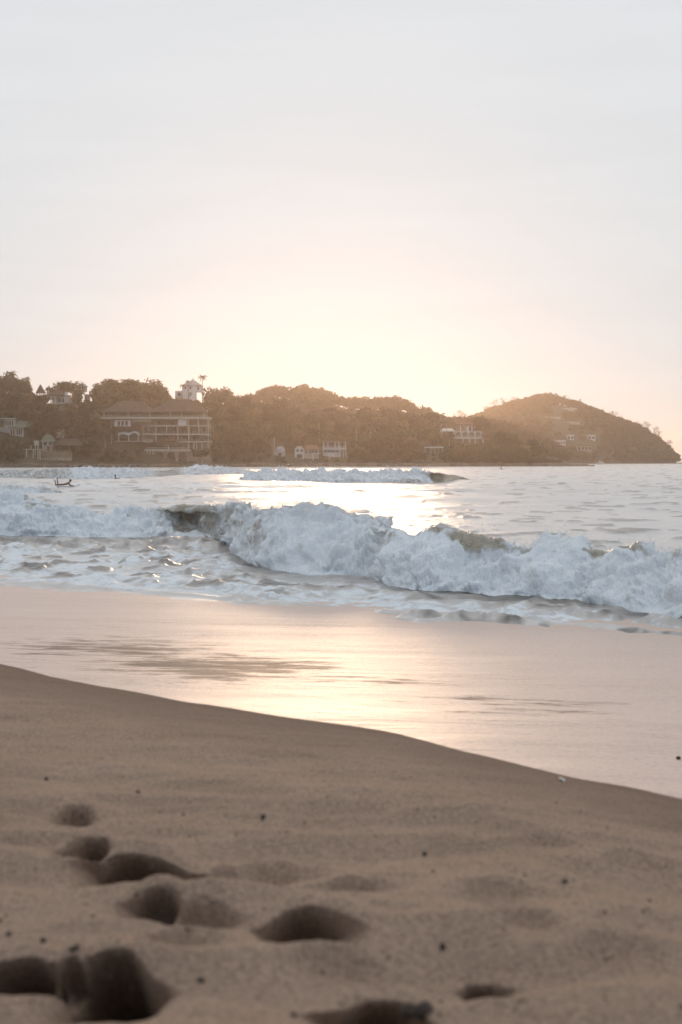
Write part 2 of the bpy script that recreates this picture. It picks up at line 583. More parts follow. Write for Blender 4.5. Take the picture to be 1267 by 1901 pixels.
def beach_z(x, y, detail=True):
    s = crest_dist(x, y)
    dW = (x - 4.5) * NW[0] + (y - 18.7) * NW[1]
    dWc = np.clip(dW, -30, 16)
    zl = 0.024 * dWc + 0.0010 * np.clip(dWc, 0, 14) ** 2
    zh = CREST_Z + 0.32 * (1 - np.exp(np.minimum(s, 0) / 3.2)) - 0.05 * np.exp(-np.abs(s) / 0.8)
    S = 1 - sst(-0.25, 1.8, s)
    z = zl + (zh - zl) * S
    dry = 1 - sst(-0.5, 1.2, s)
    und = 0.026 * fbm(x * 0.55 + 3, y * 1.1, 0.5, 2) + 0.020 * fbm(x * 1.3, y * 3.0, 1.5, 3)
    z = z + und * (0.15 + 0.85 * dry) * (1 - 0.6 * sst(-2.0, 0, s))
    z = z + (1 - sst(3.6, 6.0, y)) * sst(0.5, 1.5, y) * (0.040 * fbm(x * 0.9 + 7, y * 2.0 + 0.3 * x, 2.5, 2) + 0.034 * (0.6 - np.abs(fbm(x * 1.1, y * 2.6, 9.5, 2))))
    wetz = 1 - dry
    z = z + wetz * 0.012 * fbm(x * 0.35 + y * 0.2, y * 0.5 - x * 0.3, 4.0, 3)
    pt = sst(2.6, 4.6, dW) * (1 - sst(7.5, 9.6, dW)) * sst(-0.25, 0.35, fbm(x * 0.22 + 1.5, y * 0.16, 6.5, 2))
    al = x * 0.81 - y * 0.58; ac = x * 0.58 + y * 0.81
    z = z + wetz * 0.016 * pt * fbm(al * 0.55, ac * 3.1, 2.2, 3)
    return z, s, dW


def beach_patch(X, Y, drop=0.0, detail=True):
    z, s, dW = beach_z(X, Y)
    Yo = Y.copy(); Xo = X.copy()
    if detail:
        for i, (cx_, cy_, hw, hl, dp, uc) in enumerate(_dents):
            a = (X - cx_) / hw + 0.13 * fbm(X * 4 + i * 9.1, Y * 3, i * 1.7, 2)
            a = a + (0.15, -0.12, 0.06, 0.22, -0.1)[i % 5] * np.clip(1 - a * a, 0, 1)
            b = (Y - cy_) / hl + 0.09 * fbm(X * 6 + i * 3.1, Y * 1.5, i * 2.7, 3)
            arch = np.exp(-(np.abs(a) / 0.80) ** (2.6 if uc else 2.0))
            bl = -0.45 + 1.15 * arch                      # the curved far lip
            f = sst(-1.7, bl + 0.05, b) * (1 - sst(bl + 0.05, bl + (0.24 if uc else 0.8), b)) * arch
            z = z - dp * f
            h_ = min(dp, 0.10)
            z = z + 0.20 * h_ * np.exp(-((b - bl - 0.75) / 0.38) ** 2) * np.exp(-(a / 1.15) ** 2)
            z = z + 0.16 * h_ * np.exp(-((b + 1.9) / 0.6) ** 2) * np.exp(-(a / 1.3) ** 2)
            if uc:
                Yo = Yo + uc * f * sst(bl - 0.9, bl + 0.1, b)
        dry = 1 - sst(-0.4, 0.6, s)
        z = z + dry * (0.0022 * fbm(X * 22, Y * 22, 2.0, 3) + 0.0035 * fbm(X * 6, Y * 9, 7.0, 3) * sst(-0.3, 0.5, fbm(X * 0.8, Y * 0.8, 3.3, 2)))
    wet = sst(0.12, 0.9, s)
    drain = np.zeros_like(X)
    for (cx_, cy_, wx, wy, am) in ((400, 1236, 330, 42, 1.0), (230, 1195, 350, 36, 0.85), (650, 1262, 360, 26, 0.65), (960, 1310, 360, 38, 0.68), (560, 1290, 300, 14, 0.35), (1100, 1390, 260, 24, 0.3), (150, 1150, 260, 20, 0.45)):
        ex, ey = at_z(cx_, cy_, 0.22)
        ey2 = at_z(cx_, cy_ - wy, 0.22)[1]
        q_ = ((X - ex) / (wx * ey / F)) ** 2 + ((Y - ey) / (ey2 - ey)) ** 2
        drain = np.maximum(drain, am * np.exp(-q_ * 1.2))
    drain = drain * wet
    damp = sst(-1.6, 0.3, s + 0.35 * fbm(X * 0.7, Y * 0.7, 9.0, 3)) * 0.8
    return np.stack([Xo, Yo, z - drop], -1), wet, damp, drain


def fan_cols():
    a = np.arange(-220, 1490, 4.4)
    return np.concatenate([np.arange(-2600, -220, 40), a, np.arange(1500, 3900, 40)])


cols = fan_cols()
rows = np.concatenate([np.arange(1750, 560, -1.7), np.arange(560, 150, -1.7), np.arange(150, 60, -3)])   # px below the horizon for a plane 1.1 m down
dist = 1.12 * F / rows
dist = np.concatenate([dist])
Yg = np.repeat(dist[:, None], len(cols), 1)
# farther rows belong to the lower slope; keep spacing in step with the picture
Xg = (cols[None, :] - 633.5) / F * Yg
P, wet_a, damp_a, brown_streak_a = beach_patch(Xg, Yg)
nr, nc = Xg.shape
V = P.reshape(-1, 3)
Fc = grid_faces(nr, nc)
wa, da = wet_a.ravel(), damp_a.ravel()
# the rest of the beach, coarse, all round
gx = np.linspace(-420, 420, 211); gy = np.linspace(-300, 420, 181)
GX, GY = np.meshgrid(gx, gy)
P2, w2, d2, dr2 = beach_patch(GX, GY, 0.8, False)
Fc2 = grid_faces(*GX.shape) + len(V)
me = np_mesh('beach', np.concatenate([V, P2.reshape(-1, 3)]), np.concatenate([Fc, Fc2]))
add_attr(me, 'wet', np.concatenate([wa, w2.ravel()]))
add_attr(me, 'damp', np.concatenate([da, d2.ravel()]))
add_attr(me, 'drain', np.concatenate([brown_streak_a.ravel(), dr2.ravel()]))
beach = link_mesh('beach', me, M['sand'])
tag(beach, kind='structure')

# ------------------------------------------------------------------ near wave lines (photograph px)
WB = np.array([(-400, 985), (-200, 990), (0, 994), (100, 996), (200, 999), (300, 996), (375, 996), (400, 1006), (425, 1024), (455, 1044), (500, 1056), (563, 1064), (700, 1068),
               (712, 1086), (760, 1097), (860, 1100), (900, 1104), (1000, 1111), (1060, 1113), (1120, 1122), (1200, 1136), (1267, 1146), (1400, 1168), (1700, 1215)], float)
WC = np.array([(-400, 900), (-200, 898), (0, 911), (40, 918), (65, 927), (100, 936), (130, 942), (180, 951), (215, 950), (238, 938), (255, 940), (280, 951), (300, 941),
               (335, 937), (380, 936), (420, 940), (432, 936), (480, 946), (520, 944), (560, 941), (600, 944), (630, 943), (660, 949), (700, 966), (745, 979),
               (800, 979), (870, 985), (930, 996), (980, 1008), (1030, 1001), (1060, 1009), (1100, 1019), (1150, 1016), (1190, 1011), (1240, 1020), (1267, 1022), (1400, 1035), (1700, 1070)], float)

# ------------------------------------------------------------------ sea
scols = np.concatenate([np.arange(-1800, -240, 30), np.arange(-240, 1510, 2.8), np.arange(1510, 3100, 30)])
srows = np.concatenate([np.arange(395, 60, -0.85), np.arange(60, 12, -0.4), np.arange(12, 1.7, -0.25)])
sd = HC * F / srows
Ys = np.repeat(sd[:, None], len(scols), 1)
Xs = (scols[None, :] - 633.5) / F * Ys
cell = np.abs(np.gradient(sd))[:, None]
# coordinates along and across the swell
ca, sa = math.cos(R(-48)), math.sin(R(-48))
A = Xs * ca + Ys * sa            # along the wave crests
B = -Xs * sa + Ys * ca           # across
pxs = np.repeat(scols[None, :], len(sd), 0)
base_py = np.interp(pxs, WB[:, 0], WB[:, 1])
py_here = HORIZON + HC * F / Ys
infront = py_here - base_py      # px in front of the near wave
dWs = (Xs - 4.5) * NW[0] + (Ys - 18.7) * NW[1]
seaward = np.clip(-dWs, -3, 400)
near_f = sst(0.1, 3.5, seaward)


def att(lam):
    return 1.0 / (1.0 + (1.6 * cell / lam) ** 2)


chop = sst(-8, 12, infront) * (1 - sst(60, 125, infront))
z = (0.045 * att(3.0) * fbm(A * 0.22, B * 0.42, 0.3, 2) + (0.020 + 0.035 * sst(30, 60, Ys)) * att(1.3) * fbm(A * 0.7, B * 0.95, 1.3, 2)
     + 0.010 * att(0.5) * fbm(A * 2.0, B * 2.6, 2.3, 2)) * (0.30 + 0.70 * near_f)
far_f = sst(45, 90, Ys)
z = z + far_f * (0.22 * att(7.0) * fbm(Xs * 0.035, Ys * 0.11, 5.0, 3) + 0.22 * att(3.0) * np.abs(fbm(Xs * 0.11, Ys * 0.33, 6.0, 2)))
# steep wavelets ahead of the broken wave
cmask = sst(-0.25, 0.45, fbm(A * 0.20, B * 0.30, 12.0, 2))
rdg = 1 - np.abs(fbm(A * 0.75, B * 1.05, 4.4, 2)) * 1.5
rd2 = 1 - np.abs(fbm(A * 2.1, B * 2.6, 5.4, 2)) * 1.5
z = z + chop * ((0.03 + 0.11 * cmask) * np.clip(rdg, 0, 1) ** 2 + (0.012 + 0.03 * cmask) * np.clip(rd2, 0, 1) ** 2 - 0.05)
# a smooth dark ridge in front of the left part of the wave
lx = np.array([-400, 0, 60, 150, 250, 330, 400, 450, 520])
ly = np.array([1006, 1010, 1012, 1014, 1018, 1019, 1018, 1022, 1030])
dl = (py_here - np.interp(pxs, lx, ly))
lm = (1 - sst(410, 500, pxs))
z = z + lm * 0.20 * np.exp(-(np.where(dl < 0, dl / 11.0, dl / 4.0)) ** 2) * (0.75 + 0.5 * fbm(pxs * 0.02, py_here * 0.1, 1.0, 2))
# small ridge lines at the right, close in
dark_l = []
for (pts, h, wb_, wf_) in (([(880, 1122), (1000, 1136), (1080, 1140), (1150, 1150), (1267, 1160), (1500, 1180)], 0.11, 8, 3.5), ([(560, 1092), (650, 1096), (740, 1108), (820, 1118)], 0.08, 6, 3),
                           ([(300, 1070), (420, 1078), (520, 1082)], 0.05, 6, 3), ([(760, 1150), (900, 1158), (1050, 1166), (1267, 1185)], 0.035, 8, 3)):
    pa = np.array(pts, float)
    d_ = py_here + 5 * fbm(pxs * 0.012, py_here * 0.03, h * 90, 3) - np.interp(pxs, pa[:, 0], pa[:, 1])
    env = sst(pa[0, 0] - 60, pa[0, 0] + 40, pxs) * (1 - sst(pa[-1, 0] - 30, pa[-1, 0] + 50, pxs))
    dark_l.append(env * np.exp(-((d_ + 1.5) / (0.6 * wb_)) ** 2) * np.clip(0.55 + 1.3 * fbm(pxs * 0.02, py_here * 0.04, 5.0 + h, 3), 0, 1))
    z = z + env * h * np.exp(-(np.where(d_ < 0, d_ / wb_, d_ / wf_)) ** 2) * np.clip(0.8 + 0.9 * fbm(pxs * 0.018, py_here * 0.03, 2.0, 2), 0, 2)
dark = np.exp(-(np.maximum(infront - 2, 0) / 13.0) ** 2) * (infront > -30) * np.clip(0.75 + 0.9 * fbm(A * 0.35, B * 0.35, 15.0, 3), 0, 1)  # wavelet faces that mirror less sky, painted as darker water
dark = np.maximum(dark, lm * np.exp(-((dl + 1) / 7.0) ** 2) * np.clip(0.7 + 1.2 * fbm(pxs * 0.03, py_here * 0.08, 11.0, 3), 0, 1))
for d_ in dark_l:
    dark = np.maximum(dark, d_)
spk = sst(0.22, 0.50, fbm(A * 1.0, B * 1.0, 21.0, 3)) * sst(0.15, 0.5, near_f)
dark = np.maximum(dark, 0.85 * spk * sst(0.0, 30, infront) * (1 - 0.6 * sst(70, 130, infront)))
spf = sst(0.30, 0.55, fbm(Xs * 0.5, Ys * 0.42, 23.0, 3)) * sst(5, 25, -infront)
dark = np.maximum(dark, 0.8 * spf)
z = z + 0.05 * np.maximum(spk * (infront > 0), 1.3 * spf * (infront < 0) * att(2.5))
# the thin lip of the swash
z = z + 0.045 * np.exp(-((seaward - 0.22 - 0.5 * fbm(A * 0.35, B * 0.05, 6.6, 3)) / 0.20) ** 2)
z = z - 0.10 * (1 - sst(-2.4, -0.6, -dWs))
# far ridge swell lines at the right
ahead = (infront > -5) * near_f
foam_a = ahead * (0.60 + 0.12 * fbm(A * 0.5, B * 0.6, 31.0, 3))
foam_a = np.maximum(foam_a, 0.46 * sst(0, 20, -infront) + 0.10 * sst(2, 30, -infront) * (1 - sst(60, 120, -infront)))  # faint lace behind the wave, added to brighten the sea like sky glare
foam_a = np.maximum(foam_a, 0.60 * np.exp(-((py_here - 903) / 12.0) ** 2) * (1 - sst(500, 900, pxs)))
foam_a = np.maximum(foam_a, 0.62 * sst(-0.1, 0.5, seaward) * (1 - sst(3, 9, seaward)))
foam_a = foam_a * (1 - 0.9 * dark)
nr, nc = Xs.shape
V = np.stack([Xs, Ys, z], -1).reshape(-1, 3)
Fc = grid_faces(nr, nc)
gx = np.linspace(-4000, 4000, 81)
GX, GY = np.meshgrid(gx, gx)
V2 = np.stack([GX, GY, np.full(GX.shape, -0.42)], -1).reshape(-1, 3)
me = np_mesh('sea', np.concatenate([V, V2]), np.concatenate([Fc, grid_faces(81, 81) + len(V)]))
add_attr(me, 'foam', np.concatenate([foam_a.ravel(), np.zeros(len(V2))]))
glare_tint_a = 1 - dark
add_attr(me, 'silt', np.concatenate([np.clip(glare_tint_a, 0, 1).ravel(), np.ones(len(V2))]))
sea = link_mesh('sea', me, M['sea'])
tag(sea, kind='structure')


# ------------------------------------------------------------------ breaking waves
def smooth_line(P, X, k):
    y = np.interp(X, P[:, 0], P[:, 1])
    if k > 1:
        w = np.hanning(k + 2)[1:-1]; w /= w.sum()
        y = np.convolve(np.pad(y, k // 2, mode='edge'), w, 'valid')[:len(X)]
    return y


def prof_pts(pts, n):
    p_ = np.array(pts, float)
    d = np.concatenate([[0], np.cumsum(np.hypot(*np.diff(p_, axis=0).T))])
    u = np.linspace(0, d[-1], n)
    return np.interp(u, d, p_[:, 0]), np.interp(u, d, p_[:, 1]), u / d[-1]


NV = 120
# profiles: (forward distance, height), in crest heights
PR_ROLL = prof_pts([(-3.2, -0.12), (-2.0, 0.25), (-1.1, 0.66), (-0.5, 0.93), (0, 1.0), (0.35, 0.97), (0.65, 0.86), (0.95, 0.70), (1.25, 0.52), (1.55, 0.33), (1.75, 0.14), (1.82, -0.02), (1.80, -0.12)], NV)
PR_CURL = prof_pts([(-3.4, -0.12), (-2.0, 0.3), (-1.0, 0.72), (-0.4, 0.95), (0, 1.0), (0.30, 0.97), (0.52, 0.87), (0.60, 0.76), (0.52, 0.74), (0.32, 0.78), (0.12, 0.70), (0.02, 0.52), (0.10, 0.33), (0.35, 0.15), (0.8, 0.05), (1.4, 0.0), (1.8, -0.12)], NV)
PR_FACE = prof_pts([(-3.4, -0.12), (-2.0, 0.35), (-1.0, 0.78), (-0.4, 0.96), (0, 1.0), (0.22, 0.93), (0.4, 0.78), (0.55, 0.58), (0.75, 0.38), (1.0, 0.22), (1.35, 0.08), (1.7, 0.0), (1.9, -0.12)], NV)


def make_wave(name, base, crest, x0, x1, step, w_curl, w_face, foam_fn, amp, seed, label, spray_n, spray_size, fade=(None, None), face_foam=None):
    X = np.arange(x0, x1, step)
    yb = smooth_line(base, X, 31); yc = smooth_line(crest, X, 5)
    bx_, by_ = at_z(X, yb, 0.0)
    # height and crest depth: the crest stands back from the toe by about its own height
    h = (yb - yc) / F * by_
    for _ in range(3):
        Yc = by_ + np.clip(h * 1.55, 0.2, 6)
        cx_, h = at_y(X, yc, Yc)
        h = np.maximum(h, 0.03)
    fac = np.ones_like(X)
    if fade[0]: fac *= sst(x0, x0 + fade[0], X)
    if fade[1]: fac *= 1 - sst(x1 - fade[1], x1, X)
    h = h * fac
    wc = np.interp(X, w_curl[:, 0], w_curl[:, 1])[:, None]
    wf = np.interp(X, w_face[:, 0], w_face[:, 1])[:, None]
    wr = np.clip(1 - wc - wf, 0, 1)
    d = wr * PR_ROLL[0] + wc * PR_CURL[0] + wf * PR_FACE[0]
    hz = wr * PR_ROLL[1] + wc * PR_CURL[1] + wf * PR_FACE[1]
    scale_d = ((Yc - by_) / 1.80)[:, None]
    back = np.where(d < 0, np.maximum(scale_d, 0.35), scale_d)
    YY = Yc[:, None] - d * back
    ZZ = hz * h[:, None] - 0.08 * (1 - fac)[:, None]
    XX = (X[:, None] - 633.5) / F * YY + np.zeros_like(YY)
    # travel direction leans to the right: shift nothing, the line itself is oblique
    P = np.stack([XX, YY, ZZ], -1)
    du = np.gradient(P, axis=0); dv = np.gradient(P, axis=1)
    Nn = np.cross(du, dv); Nn /= np.linalg.norm(Nn, axis=-1, keepdims=True) + 1e-9
    Nn *= np.sign((Nn[..., 2] + 0.25 * -Nn[..., 1]).mean())
    vv = np.linspace(0, 1, NV)[None, :]
    foam = foam_fn(X[:, None], d, hz)
    rise = sst(-0.05, 0.12, hz)
    k = 1.0 / max(amp, 1e-3)
    big = 0.8 * fbm(XX * 0.9 + seed, YY * 0.9, ZZ * 1.3, 2) + 0.35 * billow(XX * 1.4 + seed, YY * 1.4, ZZ * 1.6, 2)
    med = billow(XX * 3.0 + seed, YY * 3.0, ZZ * 3.2 + 4, 3)
    fin = billow(XX * 9.0, YY * 9.0 + seed, ZZ * 9.0, 3)
    mod = 0.40 + 1.15 * sst(-0.4, 0.5, fbm(XX * 0.7 + 3 * seed, YY * 0.7, ZZ * 0.9, 2))
    med = med * mod; fin = fin * mod
    disp = foam * rise * amp * (0.80 * big + 0.24 * med + 0.06 * fin)
    # streaks drawn up the clear faces
    st = fbm(X[:, None] * 0.10 * step + 0 * d, d * 1.4 + X[:, None] * 0.015, seed, 3)
    disp = disp + (1 - foam) * rise * amp * 0.10 * st
    P = P + Nn * disp[..., None]
    nr, nc = P.shape[:2]
    me = np_mesh(name, P.reshape(-1, 3), grid_faces(nr, nc))
    fa = foam if face_foam is None else np.maximum(foam, face_foam(X[:, None], d, hz))
    add_attr(me, 'foam', np.clip(fa, 0, 1).ravel())
    w = link_mesh(name, me, M['wave'])
    tag(w, label, 'wave')
    # spray: small drops thrown off the foam
    wgt = (foam * rise * (hz > 0.05)).ravel()
    crestw = np.exp(-((d - 0.1) / 0.5) ** 2).ravel() * 2.4 + np.exp(-((hz - 0.08) / 0.12) ** 2).ravel() * 0.25 * (d.ravel() > 0.8) + 0.30
    if spray_n:
        pr = wgt * crestw * np.linalg.norm(np.cross(du, dv), axis=-1).ravel() * np.repeat(np.interp(X, SPRAYX[:, 0], SPRAYX[:, 1]), NV)
        pr /= pr.sum()
        idx = RNG.choice(len(pr), spray_n, p=pr)
        Pn = P.reshape(-1, 3)[idx]; Nf = Nn.reshape(-1, 3)[idx]
        r = RNG.exponential(1.0, spray_n)[:, None]
        off = Nf * r * amp * 0.26 + RNG.normal(size=(spray_n, 3)) * amp * 0.09 + np.array([0, -0.25, 1]) * RNG.exponential(0.10, (spray_n, 1)) * amp * np.where(RNG.random((spray_n, 1)) < 0.25, 4.5, 1.0)
        Q = Pn + off
        Q[:, 2] = np.maximum(Q[:, 2], 0.03)
        sz = spray_size * (0.45 + np.minimum(RNG.exponential(0.45, spray_n), 1.6)) / (1 + 0.35 * r[:, 0])
        octv = np.array([(1, 0, -0.6), (-0.5, 0.87, -0.6), (-0.5, -0.87, -0.6), (0, 0, 1)], float)
        octf = np.array([(0, 1, 3), (1, 2, 3), (2, 0, 3), (0, 2, 1)])
        VV = Q[:, None, :] + octv[None] * sz[:, None, None] * RNG.uniform(0.7, 1.4, (spray_n, 1, 3))
        FF = octf[None] + (np.arange(spray_n) * 4)[:, None, None]
        ms = np_mesh('spray', VV.reshape(-1, 3), FF.reshape(-1, 3), True)
        s_ = link_mesh('spray', ms, M['spray'], w)
        s_['kind'] = 'stuff'
    return w


SPRAYX = np.array([(-400, 0.8), (0, 0.8), (200, 0.7), (290, 0.8), (330, 0.7), (410, 0.9), (440, 2.6), (560, 3.0), (640, 2.0), (700, 1.0), (1700, 0.8)])


def foam_near(X, d, hz):
    f = np.ones_like(hz)
    # the clear brown curl, with a green-brown lip
    cu = sst(268, 312, X - 30 * (1 - hz) + 16 * fbm(X * 0.03 + 0 * d, d * 2.0, 1.0, 3)) * (1 - sst(400, 440, X + 8 * (1 - hz) + 14 * fbm(X * 0.03 + 0 * d, d * 2.0, 3.0, 3)))
    f = f * (1 - 0.52 * cu * sst(-1.5, -0.8, d) * (1 - 0.55 * sst(0.75, 1.15, d)))
    # half-covered shoulder at the right of centre
    sh = sst(780, 870, X) * (1 - sst(915, 985, X))
    f = f * (1 - 0.66 * sh * (1 - sst(0.50, 0.85, d)) * sst(-0.6, 0.0, d))
    sh2 = sst(1075, 1110, X) * (1 - sst(1180, 1230, X))
    f = f * (1 - 0.55 * sh2 * (1 - sst(0.4, 0.7, d)))
    up_ = sst(0.35, 0.75, hz) * (d > -0.6)
    f = f * (1 - 0.42 * up_ * sst(0.0, 0.45, fbm(X * 0.022 + 0 * d, d * 1.3 + X * 0.01, 41.0, 3)))
    ft = np.exp(-((X - 475) / 55.0) ** 2) * np.exp(-((hz - 0.45) / 0.35) ** 2)
    f = f * (1 - 0.42 * ft)
    f = f * (0.25 + 0.75 * sst(-1.2, -0.25, d))
    return f


near_wave = make_wave('breaking_wave', WB, WC, -380, 1640, 1.15,
                      np.array([(-400, 0), (292, 0), (325, 0.9), (405, 0.9), (432, 0), (1700, 0)], float),
                      np.array([(-400, 0), (830, 0), (870, 0.3), (920, 0.3), (960, 0), (1700, 0)], float),
                      foam_near, 0.34, 3.0, 'tall white breaker nearest the sand, foaming front with a brown curl at its left', 130000, 0.0055)

WB2 = np.array([(420, 893), (470, 893), (560, 894), (700, 896), (790, 897), (830, 897), (850, 893), (960, 891), (1100, 889)], float)
WC2 = np.array([(420, 884), (455, 876), (490, 871), (560, 873), (640, 873), (700, 872), (780, 873), (815, 877), (830, 880), (850, 882), (960, 886), (1100, 886)], float)
SPRAYX = np.array([(-400, 1.0), (1700, 1.0)])


def foam_far(X, d, hz):
    f = np.ones_like(hz) * (1 - 0.97 * sst(788, 806, X - 10 * d)) * (1 - 0.75 * (1 - sst(425, 470, X)))
    f = f * (1 - 0.5 * sst(640, 780, X) * sst(1.1, 1.5, d))
    return f * (0.3 + 0.7 * sst(-1.2, -0.25, d))


make_wave('breaking_wave', WB2, WC2, 420, 895, 0.9, np.array([(420, 0), (770, 0), (800, 0.7), (826, 0.5), (850, 0), (1100, 0)], float),
          np.array([(420, 0), (800, 0.2), (840, 0.7), (900, 1), (1100, 1)], float), foam_far, 0.55, 8.0,
          'long low white breaker farther out with a brown curling shoulder at its right end', 2500, 0.05, (60, 55))
WB3 = np.array([(-200, 886), (130, 888), (180, 889), (260, 887), (330, 882), (420, 880), (520, 877)], float)
WC3 = np.array([(-200, 876), (60, 872), (130, 869), (170, 868), (240, 870), (300, 874), (350, 868), (365, 864), (400, 866), (450, 869), (520, 874)], float)


def foam_l(X, d, hz):
    f = np.ones_like(hz) * (0.55 + 0.45 * (sst(120, 160, X) * (1 - sst(262, 300, X)) + sst(330, 360, X)))
    f = f * (1 - 0.2 * sst(232, 250, X) * (1 - sst(262, 285, X)))
    return np.clip(f, 0, 1) * (0.3 + 0.7 * sst(-1.2, -0.25, d))


make_wave('breaking_wave', WB3, WC3, -190, 520, 0.9, np.array([(-200, 0), (520, 0)], float), np.array([(-200, 0), (240, 0.1), (280, 0.5), (330, 0), (520, 0)], float),
          foam_l, 0.5, 15.0, 'low white surf line in front of the rocky shore at the far left', 2500, 0.05, (60, 110))
WB4 = np.array([(-260, 916), (0, 918), (60, 919), (110, 918), (140, 914)], float)
WC4 = np.array([(-260, 905), (0, 904), (25, 902), (50, 906), (80, 903), (100, 909), (120, 913), (140, 913)], float)


def foam_s(X, d, hz):
    f = np.ones_like(hz) * (1 - 0.4 * sst(55, 80, X))
    return f * (0.4 + 0.6 * sst(-1.2, -0.25, d))


make_wave('breaking_wave', WB4, WC4, -250, 140, 0.9, np.array([(-300, 0), (200, 0)], float), np.array([(-300, 0), (50, 0), (85, 0.8), (200, 0.8)], float), foam_s, 0.3, 21.0,
          'small splash crest just behind the left end of the nearest breaker', 2200, 0.035, (60, 35))

# ------------------------------------------------------------------ wooded headland, hill and cape
def pl(pts):
    a_ = np.array(pts, float)
    return lambda x: np.interp(x, a_[:, 0], a_[:, 1])


TOP_A = pl([(-1500, 640), (-400, 670), (-100, 695), (0, 706), (50, 716), (100, 724), (125, 716), (150, 720), (190, 711), (240, 712), (270, 716), (310, 722), (335, 738), (380, 730),
            (420, 736), (440, 745), (480, 757), (560, 766), (620, 777), (680, 772), (730, 768), (760, 776), (800, 776), (830, 786), (850, 800), (900, 806), (940, 818), (960, 828), (1020, 842), (1046, 862), (1080, 872), (3000, 880)])
TOP_B = pl([(-1500, 800), (200, 780), (400, 752), (430, 748), (470, 730), (510, 716), (540, 721), (565, 715), (600, 725), (640, 738), (680, 741), (730, 738), (770, 749), (800, 763), (840, 774), (880, 776), (920, 779), (960, 790), (1040, 830), (1080, 870), (3000, 880)])
TOP_C = pl([(-1500, 870), (780, 868), (840, 790), (860, 780), (900, 760), (930, 750), (960, 743), (1000, 732), (1020, 729), (1060, 742), (1080, 747), (1110, 759), (1150, 775), (1175, 783), (1200, 795), (1230, 819), (1250, 838), (1265, 857), (1275, 868), (3000, 880)])
# shore distance and ridge depth behind it
SH_A = pl([(-1500, 330), (-300, 430), (0, 470), (300, 500), (600, 540), (900, 560), (1080, 575), (3000, 600)])
SH_B = pl([(-1500, 640), (3000, 760)])
SH_C = pl([(-1500, 1050), (900, 1060), (1000, 1000), (1100, 1010), (1265, 1090), (3000, 1300)])
LAYERS = {'A': (TOP_A, SH_A, 120.0, 7.0), 'B': (TOP_B, SH_B, 150.0, 7.0), 'C': (TOP_C, SH_C, 170.0, 7.0)}


def ground_h(layer, px, Y):
    top, sh, dep, tree = LAYERS[layer]
    ys = sh(px); yr = ys + dep
    zt = HC + (HORIZON - top(px)) * yr / F - tree
    zt = np.maximum(zt, -3)
    tt = (Y - ys) / dep
    up = np.where(tt < 0, tt * 6, np.where(tt < 1, np.sin(np.clip(tt, 0, 1) * math.pi / 2) ** 0.9 * 1.0, 1.0 - 0.15 * np.clip(tt - 1, 0, 3)))
    zz = np.where(tt < 0, 0.6 + tt * 8, 0.6 + up * np.maximum(zt - 0.6, -3.5))
    x = (px - 633.5) / F * Y
    bump = 1.3 * fbm(x * 0.03 + 5, Y * 0.03, 1.0, 3) * sst(0.02, 0.3, tt) * (1 - 0.6 * sst(0.7, 1.0, tt))
    return zz + bump


m, t, p = new_mat('hill_ground')
n = noise(t, 0.06, 6)
n2 = noise(t, 0.9, 4)
c = cramp(t, n.outputs[0], [(0.3, (0.050, 0.045, 0.025)), (0.55, (0.085, 0.065, 0.04)), (0.75, (0.15, 0.11, 0.075))])
t.links.new(mixc(t, n2.outputs[0], c.outputs[0], (0.05, 0.05, 0.025)), p.inputs['Base Color'])
p.inputs['Roughness'].default_value = 0.95
M['hill'] = m
for nm, ly, c0, c1, st in (('headland', 'A', -1500, 1110, 6), ('hill', 'B', -300, 1100, 7), ('cape', 'C', 760, 1290, 5)):
    cx = np.arange(c0, c1, st, dtype=float)
    tt = np.concatenate([np.linspace(-0.12, 1.0, 40), np.linspace(1.08, 3.0, 10)])
    PX = np.repeat(cx[None, :], len(tt), 0)
    Yh = LAYERS[ly][1](PX) + tt[:, None] * LAYERS[ly][2]
    Z = ground_h(ly, PX, Yh)
    Xh = (PX - 633.5) / F * Yh
    me = np_mesh(nm, np.stack([Xh, Yh, Z], -1).reshape(-1, 3), grid_faces(*PX.shape))
    tag(link_mesh(nm, me, M['hill']), kind='structure')
# strip of pale beach and rock shelf at the foot of the headland
cx = np.arange(-400, 1060, 6, dtype=float)
ww = np.array([-7.0, -3.0, 0.0, 3.0])
PX = np.repeat(cx[None, :], 4, 0)
Yh = SH_A(PX) + ww[:, None] + 3 * fbm(PX * 0.02, ww[:, None] * 0.1, 2.0, 3)
Zs = np.array([-0.5, 0.35, 1.1, 1.4])[:, None] + 0.3 * fbm(PX * 0.06, ww[:, None] * 0.3, 8.0, 3) * np.array([0, 1, 1, 1])[:, None]
M['farsand'] = rough_mat('far_shore_sand', (0.10, 0.075, 0.058), (0.21, 0.16, 0.125), 0.12)
me = np_mesh('far_shore', np.stack([(PX - 633.5) / F * Yh, Yh, Zs], -1).reshape(-1, 3), grid_faces(*PX.shape))
tag(link_mesh('far_shore', me, M['farsand']), kind='structure')


def hit(layer, px, py):
    """depth where the sight line meets the terrain"""
    top, sh, dep, tree = LAYERS[layer]
    Y = np.linspace(float(sh(px)) - 2, float(sh(px)) + dep, 400)
    zl = at_y(px, py, Y)[1]
    g_ = ground_h(layer, np.full_like(Y, px), Y)
    k = np.argmax(g_ > zl) if (g_ > zl).any() else len(Y) - 1
    return float(Y[k])


